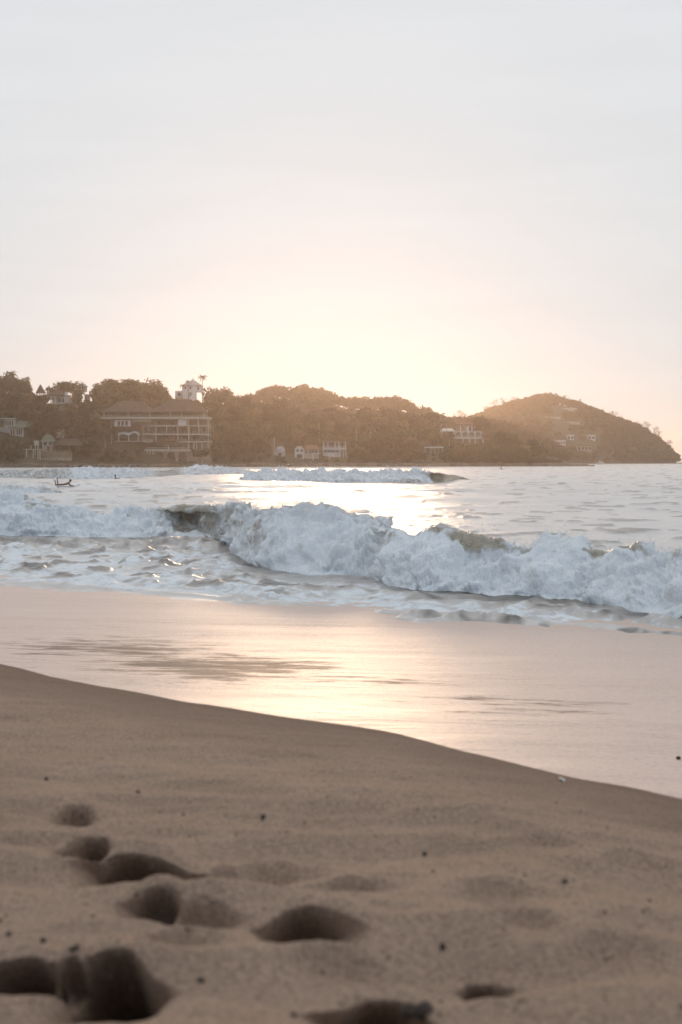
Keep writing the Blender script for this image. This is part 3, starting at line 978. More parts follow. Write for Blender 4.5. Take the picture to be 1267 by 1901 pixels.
# ------------------------------------------------------------------ buildings (drawn in px on their own front plane)
class House:
    def __init__(s, name, layer, px, py, label, cat, Y=None, group=None):
        s.Y = Y or hit(layer, px, py)
        s.k = s.Y / F
        s.px0 = px
        s.x0 = (px - 633.5) * s.k
        s.z0 = float(at_y(px, py, s.Y)[1])
        s.py0 = py
        s.o = empty(name, (s.x0, s.Y, s.z0), 0, label, cat, group)
        OCC.append((px, s.Y))

    def X(s, px): return (px - s.px0) * s.k
    def Z(s, py): return -(py - s.py0) * s.k

    def box(s, name, mat, x0, x1, y0, y1, d0, d1, parent=None, mb=None):
        q = mb or MB()
        q.box(s.X(x0), s.X(x1), d0, d1, s.Z(y1), s.Z(y0))
        return q if mb else q.build(name, mat, parent or s.o)

    def window(s, x0, x1, y0, y1, d=0.0, frame='plaster'):
        """recessed pane in a proud frame"""
        fw = min(0.12, (x1 - x0) * s.k * 0.12)
        a, b, c, e_ = s.X(x0), s.X(x1), s.Z(y1), s.Z(y0)
        q = MB()
        q.box(a - fw, b + fw, d - 0.10, d - 0.01, e_, e_ + fw)
        q.box(a - fw, b + fw, d - 0.14, d - 0.01, c - fw, c)
        q.box(a - fw, a, d - 0.10, d - 0.01, c, e_)
        q.box(b, b + fw, d - 0.10, d - 0.01, c, e_)
        f = q.build('window', M[frame], s.o)
        MB().box(a, b, d - 0.05, d - 0.015, c, e_).build('pane', M['glass'], f)
        return f

    def hip(s, mat, x0, x1, ye, yt, rx0, rx1, d0, d1, th=0.25, name='roof'):
        return MB().hip(s.X(x0), s.X(x1), d0, d1, s.Z(ye), s.Z(yt), s.X(rx0), s.X(rx1), (d0 + d1) / 2, th).build(name, M[mat], s.o)

    def arches(s, mat, x0, x1, y0, y1, n, d0, d1, pier=0.12, name='arcade'):
        """a wall pierced by n round arches"""
        q = MB()
        w = (x1 - x0) / n
        for i in range(n):
            a = x0 + i * w; b = a + w
            pw = w * pier
            r = (w - 2 * pw) / 2
            cx = (a + b) / 2
            ysp = y0 + (y1 - y0) * 0.10 + r            # springing line
            q.box(s.X(a), s.X(a + pw), d0, d1, s.Z(y1), s.Z(ysp))
            q.box(s.X(b - pw), s.X(b), d0, d1, s.Z(y1), s.Z(ysp))
            m_ = 12
            P_ = [(cx - r * math.cos(math.pi * j / m_), ysp - r * math.sin(math.pi * j / m_)) for j in range(m_ + 1)]
            P_ = [(a, ysp)] + P_ + [(b, ysp)]
            vs, fs = [], []
            for (u, v_) in P_:
                vs += [(s.X(u), d0, s.Z(v_)), (s.X(u), d0, s.Z(y0)), (s.X(u), d1, s.Z(v_)), (s.X(u), d1, s.Z(y0))]
            for j in range(len(P_) - 1):
                o_ = j * 4
                fs += [(o_, o_ + 4, o_ + 5, o_ + 1), (o_ + 2, o_ + 3, o_ + 7, o_ + 6), (o_, o_ + 2, o_ + 6, o_ + 4), (o_ + 1, o_ + 5, o_ + 7, o_ + 3)]
            q.add(vs, fs)
        return q.build(name, M[mat], s.o)

    def rail(s, x0, x1, ytop, ybot, d, mat='plaster', n=None, name='railing'):
        q = MB()
        q.box(s.X(x0), s.X(x1), d, d + 0.10, s.Z(ytop) - 0.12, s.Z(ytop))
        n = n or max(2, int((x1 - x0) / 2.2))
        for i in range(n + 1):
            x = s.X(x0 + (x1 - x0) * i / n)
            q.box(x - 0.05, x + 0.05, d + 0.01, d + 0.09, s.Z(ybot), s.Z(ytop) - 0.12)
        return q.build(name, M[mat], s.o)

    def col(s, xs, y0, y1, d, mat='cream', w=0.34, name='column'):
        for x in xs:
            MB().box(s.X(x) - w / 2, s.X(x) + w / 2, d, d + w, s.Z(y1), s.Z(y0)).build(name, M[mat], s.o)


OCC = []
# --- the large open-sided hotel
h = House('hotel', 'A', 300, 842, 'large four-storey hotel with open balconies under brown hipped roofs, above the rocky shore', 'hotel')
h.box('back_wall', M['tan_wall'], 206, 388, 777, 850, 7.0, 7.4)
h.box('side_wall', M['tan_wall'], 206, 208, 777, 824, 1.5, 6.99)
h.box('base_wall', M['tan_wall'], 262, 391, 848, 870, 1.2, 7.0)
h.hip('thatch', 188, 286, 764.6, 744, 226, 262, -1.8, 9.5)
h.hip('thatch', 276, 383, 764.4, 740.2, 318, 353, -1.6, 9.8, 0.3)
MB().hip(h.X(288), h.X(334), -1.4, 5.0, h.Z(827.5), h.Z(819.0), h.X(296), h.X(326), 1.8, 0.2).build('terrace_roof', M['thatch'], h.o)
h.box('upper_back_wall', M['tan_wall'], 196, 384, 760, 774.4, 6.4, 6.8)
h.col((194.5, 239, 279.5, 317.5, 338, 380), 764.6, 774.4, -0.3, 'cream', 0.34)
h.box('upper_slab', M['cream'], 190, 391, 774.6, 777.8, -1.2, 8.0)
h.rail(193, 384, 771.8, 774.6, -1.0, 'cream', 60)
h.box('white_wall', M['plaster'], 213, 243, 779.5, 791.5, 0.6, 1.0)
for a, b in ((219, 223.5), (226, 230.5), (233, 238)):
    h.window(a, b, 781.5, 790.5, 0.6)
h.box('panel', M['plaster'], 331.5, 347, 778.2, 789.5, 0.2, 0.5)
h.box('panel', M['cream'], 247, 282, 779, 783, 0.3, 0.6)
for y0, y1, xa, xb in ((789.6, 791.6, 282, 389), (805.2, 807.6, 265, 389), (819.2, 821.2, 334, 391.5)):
    h.box('slab', M['cream'], xa, xb, y0, y1, -1.0, 7.0)
h.col((290.5, 310.5, 331, 351.5, 370, 387.5), 791.8, 805, -0.6, 'cream', 0.36)
h.col((291, 331, 351.5, 387.5), 807.8, 819, -0.6, 'cream', 0.36)
h.col((350.5, 369, 387.5), 778, 789.4, -0.6, 'cream', 0.36)
h.col((351.5, 361, 366, 376, 387.5), 821.4, 834, -0.6, 'cream', 0.36)
h.rail(292, 387, 801.8, 805, -0.85, 'tan_wall', 34)
h.rail(292, 387, 816.0, 819, -0.85, 'tan_wall', 34)
h.box('balcony', M['cream'], 265, 285, 818.5, 820.6, -1.2, 3)
h.rail(266, 285, 815.4, 818.5, -1.1, 'cream', 8)
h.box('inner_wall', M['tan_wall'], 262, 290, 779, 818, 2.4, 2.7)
for xx in (268, 276, 284):
    h.window(xx, xx + 4.5, 793, 803, 2.4, 'wood')
for k, xx in enumerate((296, 304, 315, 323, 336, 344, 355, 363, 374, 382)):
    h.window(xx, xx + 4.6, 793.5, 804, 7.0, 'wood')
    if xx > 330 or k % 2: h.window(xx, xx + 4.6, 809, 818, 7.0, 'wood')
# shore terrace with arches
h.box('terrace_slab', M['cream'], 271, 355, 834.4, 837.8, -3.2, 2.0)
h.rail(274, 352, 831.0, 834.4, -3.0, 'cream', 26)
h.arches('tan_wall', 288, 352, 838, 857, 3, -2.8, -2.3, 0.13)
h.col((276, 281.5, 286.5), 838, 857, -2.8, 'cream', 0.4)
h.col((314,), 826, 834.4, -1.3, 'plaster', 0.3, 'post')
h.box('terrace_wall', M['tan_wall'], 270, 358, 838, 870, 0.8, 1.15)
# --- scalloped white awning beside it
h = House('awning', 'A', 242, 818, 'pale scalloped awning on thin posts beside the left end of the hotel', 'awning')
q = MB(); vs = []; fs = []
nx = 25
for j, dy in enumerate((-3.0, 0.0, 3.0)):
    for i in range(nx):
        px_ = 222 + 40 * i / (nx - 1)
        arch_ = abs(math.sin(math.pi * (i / (nx - 1)) * 2.0)) * (1.0 if i > nx // 2 else 0.55)
        zz = h.Z(804.8) + arch_ * 3.4 * h.k + (0.35 if j == 1 else 0)
        vs += [(h.X(px_), dy, zz), (h.X(px_), dy, zz - 0.55 - (0.0 if j == 1 else 0.35 * (1 - arch_)))]
for j in range(2):
    for i in range(nx - 1):
        a = (j * nx + i) * 2; b = a + 2; c_ = a + nx * 2; d_ = c_ + 2
        fs += [(a, b, d_, c_), (a + 1, c_ + 1, d_ + 1, b + 1)]
for j in (0, 2):
    for i in range(nx - 1):
        a = (j * nx + i) * 2
        fs += [(a, a + 1, a + 3, a + 2)]
q.add(vs, fs).build('canopy', M['canvas'], h.o)
h.col((223.5, 241.5, 259.5), 804.6, 818.5, -2.6, 'canvas', 0.24, 'post')
h.col((223.6, 241.6, 259.6), 804.6, 818.5, 2.3, 'canvas', 0.24, 'post')
h.box('deck', M['cream'], 216, 264, 818.6, 820.2, -3.4, 3.4)
# --- white tower house on the ridge
h = House('tower_house', 'A', 352, 750, 'white tower house with grey pyramid roof on the skyline above the hotel', 'house')
h.box('wall', M['bright'], 340.5, 364, 715.5, 752, 0, 5.2)
h.box('wing', M['bright'], 364.1, 374.5, 716.0, 728, 0.6, 4.8)
h.box('wing', M['plaster'], 326, 340.4, 725.5, 740, 0.5, 4.5)
h.hip('greyroof', 339, 375.8, 715.3, 704.5, 356.5, 360, -0.5, 5.8, 0.2)
MB().box(h.X(357.2), h.X(359.4), 2.3, 3.0, h.Z(706.5), h.Z(702.0)).build('finial', M['greyroof'], h.o)
for a, b, c_, d_ in ((353, 356, 717.5, 722.5), (352.7, 356.5, 728.5, 734.5), (344, 346.5, 718, 722)):
    h.window(a, b, c_, d_, 0.0)
h.window(331, 336.5, 729, 735.5, 0.5)
h.window(367.5, 370.5, 718.5, 723.5, 0.6)
h.box('balcony', M['plaster'], 326, 341, 736.5, 738.2, -1.2, 0.49)
# --- houses at far left
h = House('white_house', 'A', 30, 809, 'white hillside house with tall windows at the left edge, stepped in two blocks', 'house')
h.box('wall', M['cream'], 19, 45.5, 793.5, 811, 0, 5)
h.box('upper_wall', M['cream'], 7.5, 27.5, 778.3, 793.3, 1.5, 6.5)
h.box('side_wall', M['greyroof'], -2, 18.8, 793.4, 809, 1.2, 5)
h.hip('greenroof', 17, 50, 793.2, 786.5, 27, 44, -0.6, 5.6)
h.hip('greenroof', 26, 62, 790, 780, 30, 52, 2.0, 8.0)
h.hip('greenroof', -10, 29, 778, 775.5, 0, 22, 1.0, 7.0)
for a in (21, 25.5, 32.5, 36, 39.5):
    h.window(a, a + 2.4, 797, 807, 0.0)
for a in (9.5, 13.5, 17.5, 22):
    h.window(a, a + 2.2, 781, 790, 1.5)
h = House('beach_cottage', 'A', 90, 846, 'pale cottage with two upper windows and porch pillars at the far left waterfront', 'cottage')
h.box('wall', M['cream'], 79.5, 99, 819.6, 828, 0.0, 4)
h.box('porch_wall', M['tan_wall'], 78, 100, 828.2, 847, 1.6, 4)
h.col((81, 86, 95), 828.2, 841, 0.1, 'cream', 0.5, 'pillar')
h.window(81.5, 88.5, 821, 826.5, 0.0)
h.window(91.5, 97.5, 821, 826.5, 0.0)
h.box('gable_wall', M['cream'], 100.5, 115.5, 797, 813, 4, 5)
h.hip('greenroof', 77, 104, 819.4, 806, 84, 92, -0.5, 5)
h.hip('thatch', 100, 153, 826.5, 814.5, 110, 143, -1.0, 6)
h.col((103, 116, 130, 148), 826.7, 838, -0.6, 'wood', 0.25, 'post')
h.box('terrace', M['tan_wall'], 72, 134, 838.6, 841.8, -2.2, 1.5)
h.rail(72, 134, 835.6, 838.6, -2.0, 'tan_wall', 26)
h.box('terrace_wall', M['tan_wall'], 73, 133, 842, 855, -1.6, 1.5)
h = House('pergola', 'A', 65, 852, 'weathered timber pergola with slender posts left of the waterfront cottage', 'pergola')
h.col((50, 62.5, 71, 75), 835, 855, 0, 'cream', 0.32, 'post')
h.col((62.5, 71), 835, 855, 3, 'cream', 0.32, 'post')
for k in range(4):
    h.box('beam', M['cream'], 48, 77, 833.4, 834.8, k * 1.0, k * 1.0 + 0.22)
h.box('arch_panel', M['cream'], 64, 72.5, 818, 827, 0.4, 0.8)
h.col((57.5, 66, 71), 827.2, 833.2, 0.4, 'cream', 0.3, 'post')
h = House('beach_fence', 'A', 100, 858, 'low row of pale fence posts along the waterfront terrace at far left', 'fence')
q = None
h.box('rail', M['cream'], 73, 134, 852.0, 852.9, 0, 0.1)
for k in range(21):
    h.box('post', M['cream'], 73 + 3 * k, 73.8 + 3 * k, 849.6 - (k % 3) * 0.6, 856, 0.11, 0.22)
h = House('gazebo', 'A', 77, 736, 'round shelter with steep conical thatched roof on the left skyline', 'gazebo')
n = 12
q = MB(); rr = 9.5 * h.k
vs = [(rr * math.cos(2 * math.pi * i / n), rr * math.sin(2 * math.pi * i / n), h.Z(730)) for i in range(n)] + [(rr * 0.18 * math.cos(2 * math.pi * i / n), rr * 0.18 * math.sin(2 * math.pi * i / n), h.Z(715.5)) for i in range(n)] + [(0, 0, h.Z(713))]
q.add(vs, [(i, (i + 1) % n, n + (i + 1) % n, n + i) for i in range(n)] + [(n + i, n + (i + 1) % n, 2 * n) for i in range(n)] + [tuple(reversed(range(n)))])
q.build('roof', M['thatch'], h.o)
for i in range(6):
    a_ = 2 * math.pi * (i + 0.5) / 6
    MB().tube([(rr * 0.8 * math.cos(a_), rr * 0.8 * math.sin(a_), h.Z(742)), (rr * 0.8 * math.cos(a_), rr * 0.8 * math.sin(a_), h.Z(729.8))], 0.14).build('post', M['wood'], h.o)
h = House('hillside_villa', 'A', 112, 752, 'small pale villa with pillars and a round window among trees, near the left skyline', 'villa')
h.box('wall', M['cream'], 96, 129, 733, 755, 2.5, 5.5)
h.col((96, 104, 122, 126.5), 737, 748, 0, 'plaster', 0.4, 'pillar')
h.box('balcony', M['plaster'], 95, 130, 748.2, 749.6, -0.6, 2.4)
h.box('lintel', M['plaster'], 95, 106, 735.4, 736.8, -0.1, 0.6)
h.hip('thatch', 92, 119, 733, 725, 98, 112, -0.6, 6)
MB().tube([(h.X(124.5), -0.2, h.Z(731)), (h.X(124.5), 0.5, h.Z(731))], 3.2 * h.k, 14).build('round_window', M['plaster'], h.o)
h.window(108, 112, 739, 746, 2.5); h.window(115, 119, 739, 746, 2.5)
RH = h = House('ridge_house', 'A', 153, 722, 'low blue-grey roofed house just showing between treetops on the left ridge', 'house')
h.box('wall', M['greyroof'], 144, 160, 717, 727, 0, 4)
h.hip('greyroof', 141.5, 161.5, 717, 713, 145, 158, -0.6, 4.6)
h.window(148, 151, 718.5, 722.5, 0.0); h.window(154, 157, 718.5, 722.5, 0.0)
h = House('hillside_shed', 'A', 163, 744, 'tiny pale shed with an open front on the slope below the left ridge', 'shed')
h.box('back_wall', M['cream'], 158, 168, 733.5, 746, 1.4, 1.7)
h.box('roof', M['plaster'], 157, 169, 732, 733.3, -0.6, 2.0)
h.col((158.8, 163.5, 167.2), 733.4, 746, -0.2, 'plaster', 0.28, 'post')
# --- shore houses in the middle
h = House('gabled_house', 'A', 556, 851, 'small white gabled beach house with two round-topped windows, brown roofed wing at its right', 'house')
q = MB()
a, b = h.X(547.6), h.X(564.6)
zt, ze, zb = h.Z(828.2), h.Z(833.5), h.Z(852)
mid = (a + b) / 2
q.add([(a, 0, zb), (b, 0, zb), (b, 0, ze), (mid + 0.8, 0, zt), (mid - 0.8, 0, zt), (a, 0, ze), (a, 6, zb), (b, 6, zb), (b, 6, ze), (mid + 0.8, 6, zt), (mid - 0.8, 6, zt), (a, 6, ze)],
      [(0, 1, 2, 3, 4, 5), (6, 11, 10, 9, 8, 7), (0, 6, 7, 1), (1, 7, 8, 2), (2, 8, 9, 3), (3, 9, 10, 4), (4, 10, 11, 5), (5, 11, 6, 0)])
q.build('wall', M['plaster'], h.o)
q = MB()
for (p0, p1) in (((a - 0.25, ze - 0.12), (mid - 0.8, zt + 0.02)), ((mid - 0.8, zt + 0.02), (mid + 0.8, zt + 0.02)), ((mid + 0.8, zt + 0.02), (b + 0.25, ze - 0.12))):
    q.add([(p0[0], -0.3, p0[1]), (p1[0], -0.3, p1[1]), (p1[0], 6.3, p1[1]), (p0[0], 6.3, p0[1]), (p0[0], -0.3, p0[1] + 0.22), (p1[0], -0.3, p1[1] + 0.22), (p1[0], 6.3, p1[1] + 0.22), (p0[0], 6.3, p0[1] + 0.22)],
          [(0, 3, 2, 1), (4, 5, 6, 7), (0, 1, 5, 4), (1, 2, 6, 5), (2, 3, 7, 6), (3, 0, 4, 7)])
q.build('roof', M['tile'], h.o)
h.window(551, 555, 834.2, 838.8, 0.0); h.window(558.8, 563, 834.2, 838.8, 0.0)
h.window(552, 561.5, 843.5, 850, 0.0, 'wood')
h.box('wing', M['cream'], 564.8, 592, 833.5, 852, 1.5, 6)
h.hip('tile', 563.8, 595, 834, 825.6, 568, 588, 0.6, 7.0)
for xx in (567.5, 575, 580, 585.5):
    h.window(xx, xx + 3.2, 836, 841, 1.5)
h = House('beach_pergola', 'A', 586, 856, 'bright white post and beam frame beside the gabled beach house', 'pergola')
h.col((581.5,), 842.4, 857, 0, 'plaster', 0.34, 'post'); h.col((594,), 842.4, 857, 0.0, 'wood', 0.3, 'post'); h.col((581.5, 594), 842.4, 857, 3, 'wood', 0.3, 'post')
h.box('beam', M['plaster'], 580.4, 595.4, 840.8, 842.2, -0.1, 0.4)
h.box('beam', M['wood'], 580.4, 595.4, 840.8, 842.2, 2.9, 3.4)
h = House('balcony_house', 'A', 620, 849, 'two-storey white beach house with pillared upper balcony facing the sea', 'house')
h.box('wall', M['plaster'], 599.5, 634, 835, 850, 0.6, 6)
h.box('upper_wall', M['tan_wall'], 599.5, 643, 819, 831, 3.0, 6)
h.box('balcony', M['plaster'], 599, 643.5, 831.2, 834.8, -0.6, 5.9)
h.rail(599.5, 643, 828.2, 831.2, -0.4, 'plaster', 18)
h.col((601, 609, 622.5, 629.5, 642), 820.6, 831, -0.2, 'plaster', 0.42, 'pillar')
h.box('roof', M['tan_wall'], 597.5, 645, 818.4, 820.4, -0.9, 6.4)
h.col((638, 643), 835, 851, 0.1, 'plaster', 0.36, 'pillar')
h.box('door', M['canvas'], 609, 622, 840.6, 848.5, 0.45, 0.58)
for xx in (603, 608.5, 613.5, 618.5, 624.5):
    h.window(xx, xx + 3.8, 836.2, 839.2, 0.6)
for xx in (604, 611.5, 616, 624.5, 633):
    h.window(xx, xx + 4.2, 822.4, 830.5, 3.0, 'wood')
h = House('ruin', 'A', 520, 848, 'small weathered domed hut half hidden by leaves, left of the gabled house', 'hut')
q = MB(); n = 14
vs = []
for j in range(5):
    a_ = j / 4 * math.pi / 2
    for i in range(n):
        vs.append((9.5 * h.k * math.cos(a_) * math.cos(2 * math.pi * i / n), 3 + 9.5 * h.k * math.cos(a_) * math.sin(2 * math.pi * i / n), h.Z(838) + 10 * h.k * math.sin(a_)))
q.add(vs, [(j * n + i, j * n + (i + 1) % n, (j + 1) * n + (i + 1) % n, (j + 1) * n + i) for j in range(4) for i in range(n)])
q.build('dome', M['greyroof'], h.o)
h.box('wall', M['greyroof'], 511, 529, 838.2, 850, 1.2, 5)
h.window(517, 523, 841, 848, 1.2, 'cream')
h.col((509.5,), 812, 850, 0.4, 'cream', 0.3, 'post')
# --- right of the middle
h = House('open_hut', 'A', 806, 842, 'flat pale-roofed open hut on short posts at the foot of the palms', 'hut')
q = MB().box(h.X(789), h.X(823.5), -0.5, 4, h.Z(831.6), h.Z(829.4)); q.build('roof', M['canvas'], h.o)
h.col((791, 800, 807, 815, 821.5), 831.8, 844, 0, 'cream', 0.3, 'post')
h.box('back_wall', M['tan_wall'], 791, 822, 831.8, 844, 3.3, 3.6)
h = House('arcade_house', 'A', 868, 822, 'white house with a row of four round arches on the slope below the cape', 'house')
h.box('back_wall', M['tan_wall'], 845.5, 893.5, 802, 816, 3.2, 3.6)
h.arches('plaster', 845, 894, 800.6, 811.6, 4, 0, 0.6, 0.09)
h.box('floor_slab', M['plaster'], 844.5, 894.5, 811.8, 814.6, -0.2, 4)
h.rail(845.5, 893.5, 808.6, 811.7, 0.66, 'plaster', 22)
h.col((860, 872, 882.5, 897), 814.8, 824, 0.2, 'plaster', 0.6, 'pillar')
h.box('lower_wall', M['tan_wall'], 848, 896, 814.8, 826, 2.4, 3)
h.box('upper_wall', M['tan_wall'], 848, 879, 787.5, 800.4, 2.0, 6)
h.col((855.5,), 790, 800.4, 1.2, 'plaster', 0.4, 'pillar')
h.box('door_frame', M['plaster'], 867, 871.5, 791.4, 800.4, 1.6, 1.95)
h.box('door_frame', M['plaster'], 875.5, 878, 791.4, 800.4, 1.6, 1.95)
h.window(871.7, 875.3, 792.5, 799.5, 1.96)
h.hip('tile', 845, 882, 787.4, 783.8, 856, 872, 1.2, 6.6, 0.2)
h.hip('canvas', 818, 846, 800, 795, 824, 840, 1.0, 6, 0.2)
h.box('wing', M['cream'], 820, 844.8, 800.2, 806, 1.5, 5)
for xx in (824, 831, 838):
    h.window(xx, xx + 3, 801.2, 805, 1.5)
# --- on the cape
for i, (x0, x1, y0, y1, lab) in enumerate(((1029.5, 1050, 817, 826, 'long low pale house, lowest left of the buildings on the cape slope'), (1052.7, 1065.5, 807, 817, 'small square pale house in the middle of the cape slope'),
                                           (1091, 1105, 807, 817, 'small square pale house farthest right on the cape slope'), (1072, 1099, 826, 838, 'broad brown house nearest the water on the cape'))):
    h = House('cape_house', 'C', (x0 + x1) / 2, y1, lab, 'house', group='houses on the cape slope')
    h.box('wall', M['plaster' if i < 3 else 'tan_wall'], x0, x1, y0 + 1.6, y1 + 2, 0, 7)
    h.box('roof', M['plaster' if i < 3 else 'tile'], x0 - 0.8, x1 + 0.8, y0, y0 + 1.5, -0.8, 7.6)
    nw = 2 if x1 - x0 < 16 else 4
    for k in range(nw):
        ww_ = (x1 - x0) / nw
        h.window(x0 + ww_ * (k + 0.22), x0 + ww_ * (k + 0.78), y0 + 3.6, y1 - 2.4, 0.0)
for i, (x0, x1, y, lab) in enumerate(((1030, 1076, 785, 'longest pale retaining wall across the upper cape'), (1030, 1066, 760, 'topmost pale retaining wall near the crest of the cape'), (1012, 1040, 776, 'short retaining wall at the left of the cape terraces'))):
    h = House('retaining_wall', 'C', (x0 + x1) / 2, y, lab, 'wall', group='terrace walls on the cape')
    h.box('wall', M['cream'], x0, x1, y - 1.6, y + 3, 0, 0.6)
    h.box('coping', M['cream'], x0 - 0.2, x1 + 0.2, y - 2.2, y - 1.65, -0.15, 0.75)
h = House('lookout_post', 'C', 1076.6, 748, 'slender dark post standing alone on the skyline of the cape', 'post')
MB().tube([(0, 0, -2), (0, 0, h.Z(742.6))], [0.55, 0.40], 8).build('shaft', M['wood'], h.o)
MB().tube([(0, 0, h.Z(742.6)), (0, 0, h.Z(741.6)), (0, 0, h.Z(740.4))], [0.75, 0.75, 0.15], 8).build('cap', M['wood'], h.o)


# ------------------------------------------------------------------ trees
def leaf_quads(centres, normals, size, rng):
    n = len(centres)
    a = rng.normal(size=(n, 3)); a -= (a * normals).sum(1, keepdims=True) * normals * 0.6
    a /= np.linalg.norm(a, axis=1, keepdims=True)
    b = np.cross(normals, a); b /= np.linalg.norm(b, axis=1, keepdims=True) + 1e-9
    s1 = (size * rng.uniform(0.6, 1.3, n))[:, None]; s2 = s1 * rng.uniform(0.45, 0.8, n)[:, None]
    V = np.stack([centres - a * s1, centres - b * s2, centres + a * s1, centres + b * s2], 1)
    return V.reshape(-1, 3), np.arange(n * 4).reshape(-1, 4)


def crown_arrays(rng, w, hgt, nleaf, size, lobes=7, flat=0.75):
    cs, ns = [], []
    per = nleaf // lobes
    for i in range(lobes):
        a_ = rng.uniform(0, 2 * math.pi); rr = rng.uniform(0.15, 0.62) * w / 2 if i else 0
        c = np.array([rr * math.cos(a_), rr * math.sin(a_), hgt * rng.uniform(0.30, 0.78) if i else hgt * 0.62])
        rad = w / 2 * rng.uniform(0.36, 0.60)
        d = rng.normal(size=(per, 3)); d /= np.linalg.norm(d, axis=1, keepdims=True)
        rr_ = rad * rng.uniform(0.55, 1.06, per)[:, None]
        cs.append(c + d * rr_ * np.array([1, 1, flat])); ns.append(d)
    c = np.concatenate(cs); n = np.concatenate(ns)
    n = n + rng.normal(size=n.shape) * 0.5; n /= np.linalg.norm(n, axis=1, keepdims=True)
    c[:, 2] = np.maximum(c[:, 2], hgt * 0.08)
    return leaf_quads(c, n, size, rng)


def trunk_mesh(rng, hgt, r):
    q = MB()
    pts = [(0, 0, -0.8)]
    x = y = 0
    for k in range(1, 5):
        x += rng.normal() * 0.12; y += rng.normal() * 0.12
        pts.append((x, y, hgt * k / 4))
    q.tube(pts, [r * 1.2, r, r * 0.8, r * 0.6, r * 0.3], 6)
    for k in range(3):
        a_ = rng.uniform(0, 6.28)
        st = pts[2 + k % 2]
        q.tube([st, (st[0] + math.cos(a_) * hgt * 0.25, st[1] + math.sin(a_) * hgt * 0.25, st[2] + hgt * 0.28), (st[0] + math.cos(a_) * hgt * 0.4, st[1] + math.sin(a_) * hgt * 0.4, st[2] + hgt * 0.5)], [r * 0.5, r * 0.32, r * 0.12], 5)
    me = bpy.data.meshes.new('trunk')
    me.from_pydata(q.v, [], q.f); me.update()
    me.materials.append(M['bark'])
    return me


TV = []
for i in range(10):
    rng = np.random.default_rng(100 + i)
    w_ = rng.uniform(7.0, 9.5); h_ = rng.uniform(6.0, 8.5)
    V, Fc = crown_arrays(rng, w_, h_, 640, 0.42, 6 + i % 4, 0.7 + 0.05 * (i % 4))
    V[:, 2] += 1.6
    cm = np_mesh('crown', V, Fc, True); cm.materials.append(M['dryleaf'] if i in (3, 8) else M['leaf'])
    TV.append((cm, trunk_mesh(rng, h_ * 0.75 + 1.2, 0.24), w_, h_ + 1.6))


def place_tree(x, y, z, s, i, rot, label, group):
    cm, tm, w_, h_ = TV[i]
    o = empty('broadleaf_tree', (x, y, z), rot, label, 'tree', group)
    o.scale = (s, s, s * random.uniform(0.85, 1.15))
    for nm, me in (('trunk', tm), ('crown', cm)):
        c = bpy.data.objects.new(nm, me); COL.objects.link(c); c.parent = o
    return o


# keep the houses clear: (px range, py range, depth) that trees standing in front must not cover
CLEAR = [(188, 392, 742, 834, 0), (270, 356, 832, 857, 0), (220, 264, 798, 819, 0), (326, 376, 703, 745, 0), (3, 50, 776, 809, 0), (78, 134, 812, 856, 0), (48, 78, 816, 856, 0), (67, 87, 712, 731, 0), (94, 130, 731, 749, 0),
         (158, 168, 732, 744, 0), (546, 597, 825, 853, 0), (598, 646, 817, 850, 0), (508, 531, 826, 846, 0), (788, 824, 828, 841, 0), (844, 896, 784, 824, 0), (820, 846, 795, 805, 0)]
CLEAR = [(a, b, c, d, hit('A', (a + b) / 2, d + 1)) for a, b, c, d, _ in CLEAR]


def blocked(x, y, z, w_, h_):
    px = px_of(x, y); r = w_ * 0.46 / y * F
    ptop = HORIZON - (z + h_ * 0.93 - HC) / y * F
    pbot = HORIZON - (z + h_ * 0.1 - HC) / y * F
    for (a, b, c, d, Yh) in CLEAR:
        if y < Yh + 7 and px + r > a and px - r < b and ptop < d and pbot > c:
            return True
    return False


rng = np.random.default_rng(5)
cand = []
for k in range(5200):
    px = rng.uniform(-150, 1050)
    tt = rng.uniform(0.02, 1.02) ** 1.0
    Y = float(SH_A(px)) + tt * 120
    z = float(ground_h('A', np.array([px]), np.array([Y]))[0])
    if z < 0.9 or float(TOP_A(px)) > 850: continue
    cand.append((px, Y, z))
placed = []
for (px, Y, z) in cand:
    x = (px - 633.5) / F * Y
    i = int(rng.integers(0, 10)); s = rng.uniform(0.55, 1.25)
    if any((x - a) ** 2 + (Y - b) ** 2 < (0.52 * (s + c) * 4.6) ** 2 for a, b, c in placed): continue
    if blocked(x, Y, z, TV[i][2] * s, TV[i][3] * s):
        s *= 0.55
        if blocked(x, Y, z, TV[i][2] * s, TV[i][3] * s): continue
    placed.append((x, Y, s))
# the trees that show largest stand as individuals; the rest are one wood
allt = []
for (x, Y, s) in placed:
    allt.append((x, Y, float(ground_h('A', np.array([px_of(x, Y)]), np.array([Y]))[0]), s))
vis = [q for q in allt if -40 < px_of(q[0], q[1]) < 1100]
front = sorted(vis, key=lambda q: -q[3] / q[1])
ridge = [q for q in vis if q[1] > float(SH_A(px_of(q[0], q[1]))) + 100]
ind = ridge[:110]
ids = set(map(id, ind))
for q in front:
    if len(ind) >= 270: break
    if id(q) not in ids: ind.append(q); ids.add(id(q))
for k, (x, Y, z, s) in enumerate(ind):
    i = (k * 7 + int(Y)) % 10
    if i in (3, 8):
        place_tree(x, Y, z, s, i, rng.uniform(0, 6.28), 'dry olive-brown leafy tree in the wood behind the shore houses', 'dry leafy trees on the headland')
    else:
        place_tree(x, Y, z, s, i, rng.uniform(0, 6.28), 'dense dark green leafy tree in the wood behind the shore houses', 'dark leafy trees on the headland')
# the broad umbrella tree that stands clear beside the arcade house, and the pointed tree
rngs = np.random.default_rng(77)


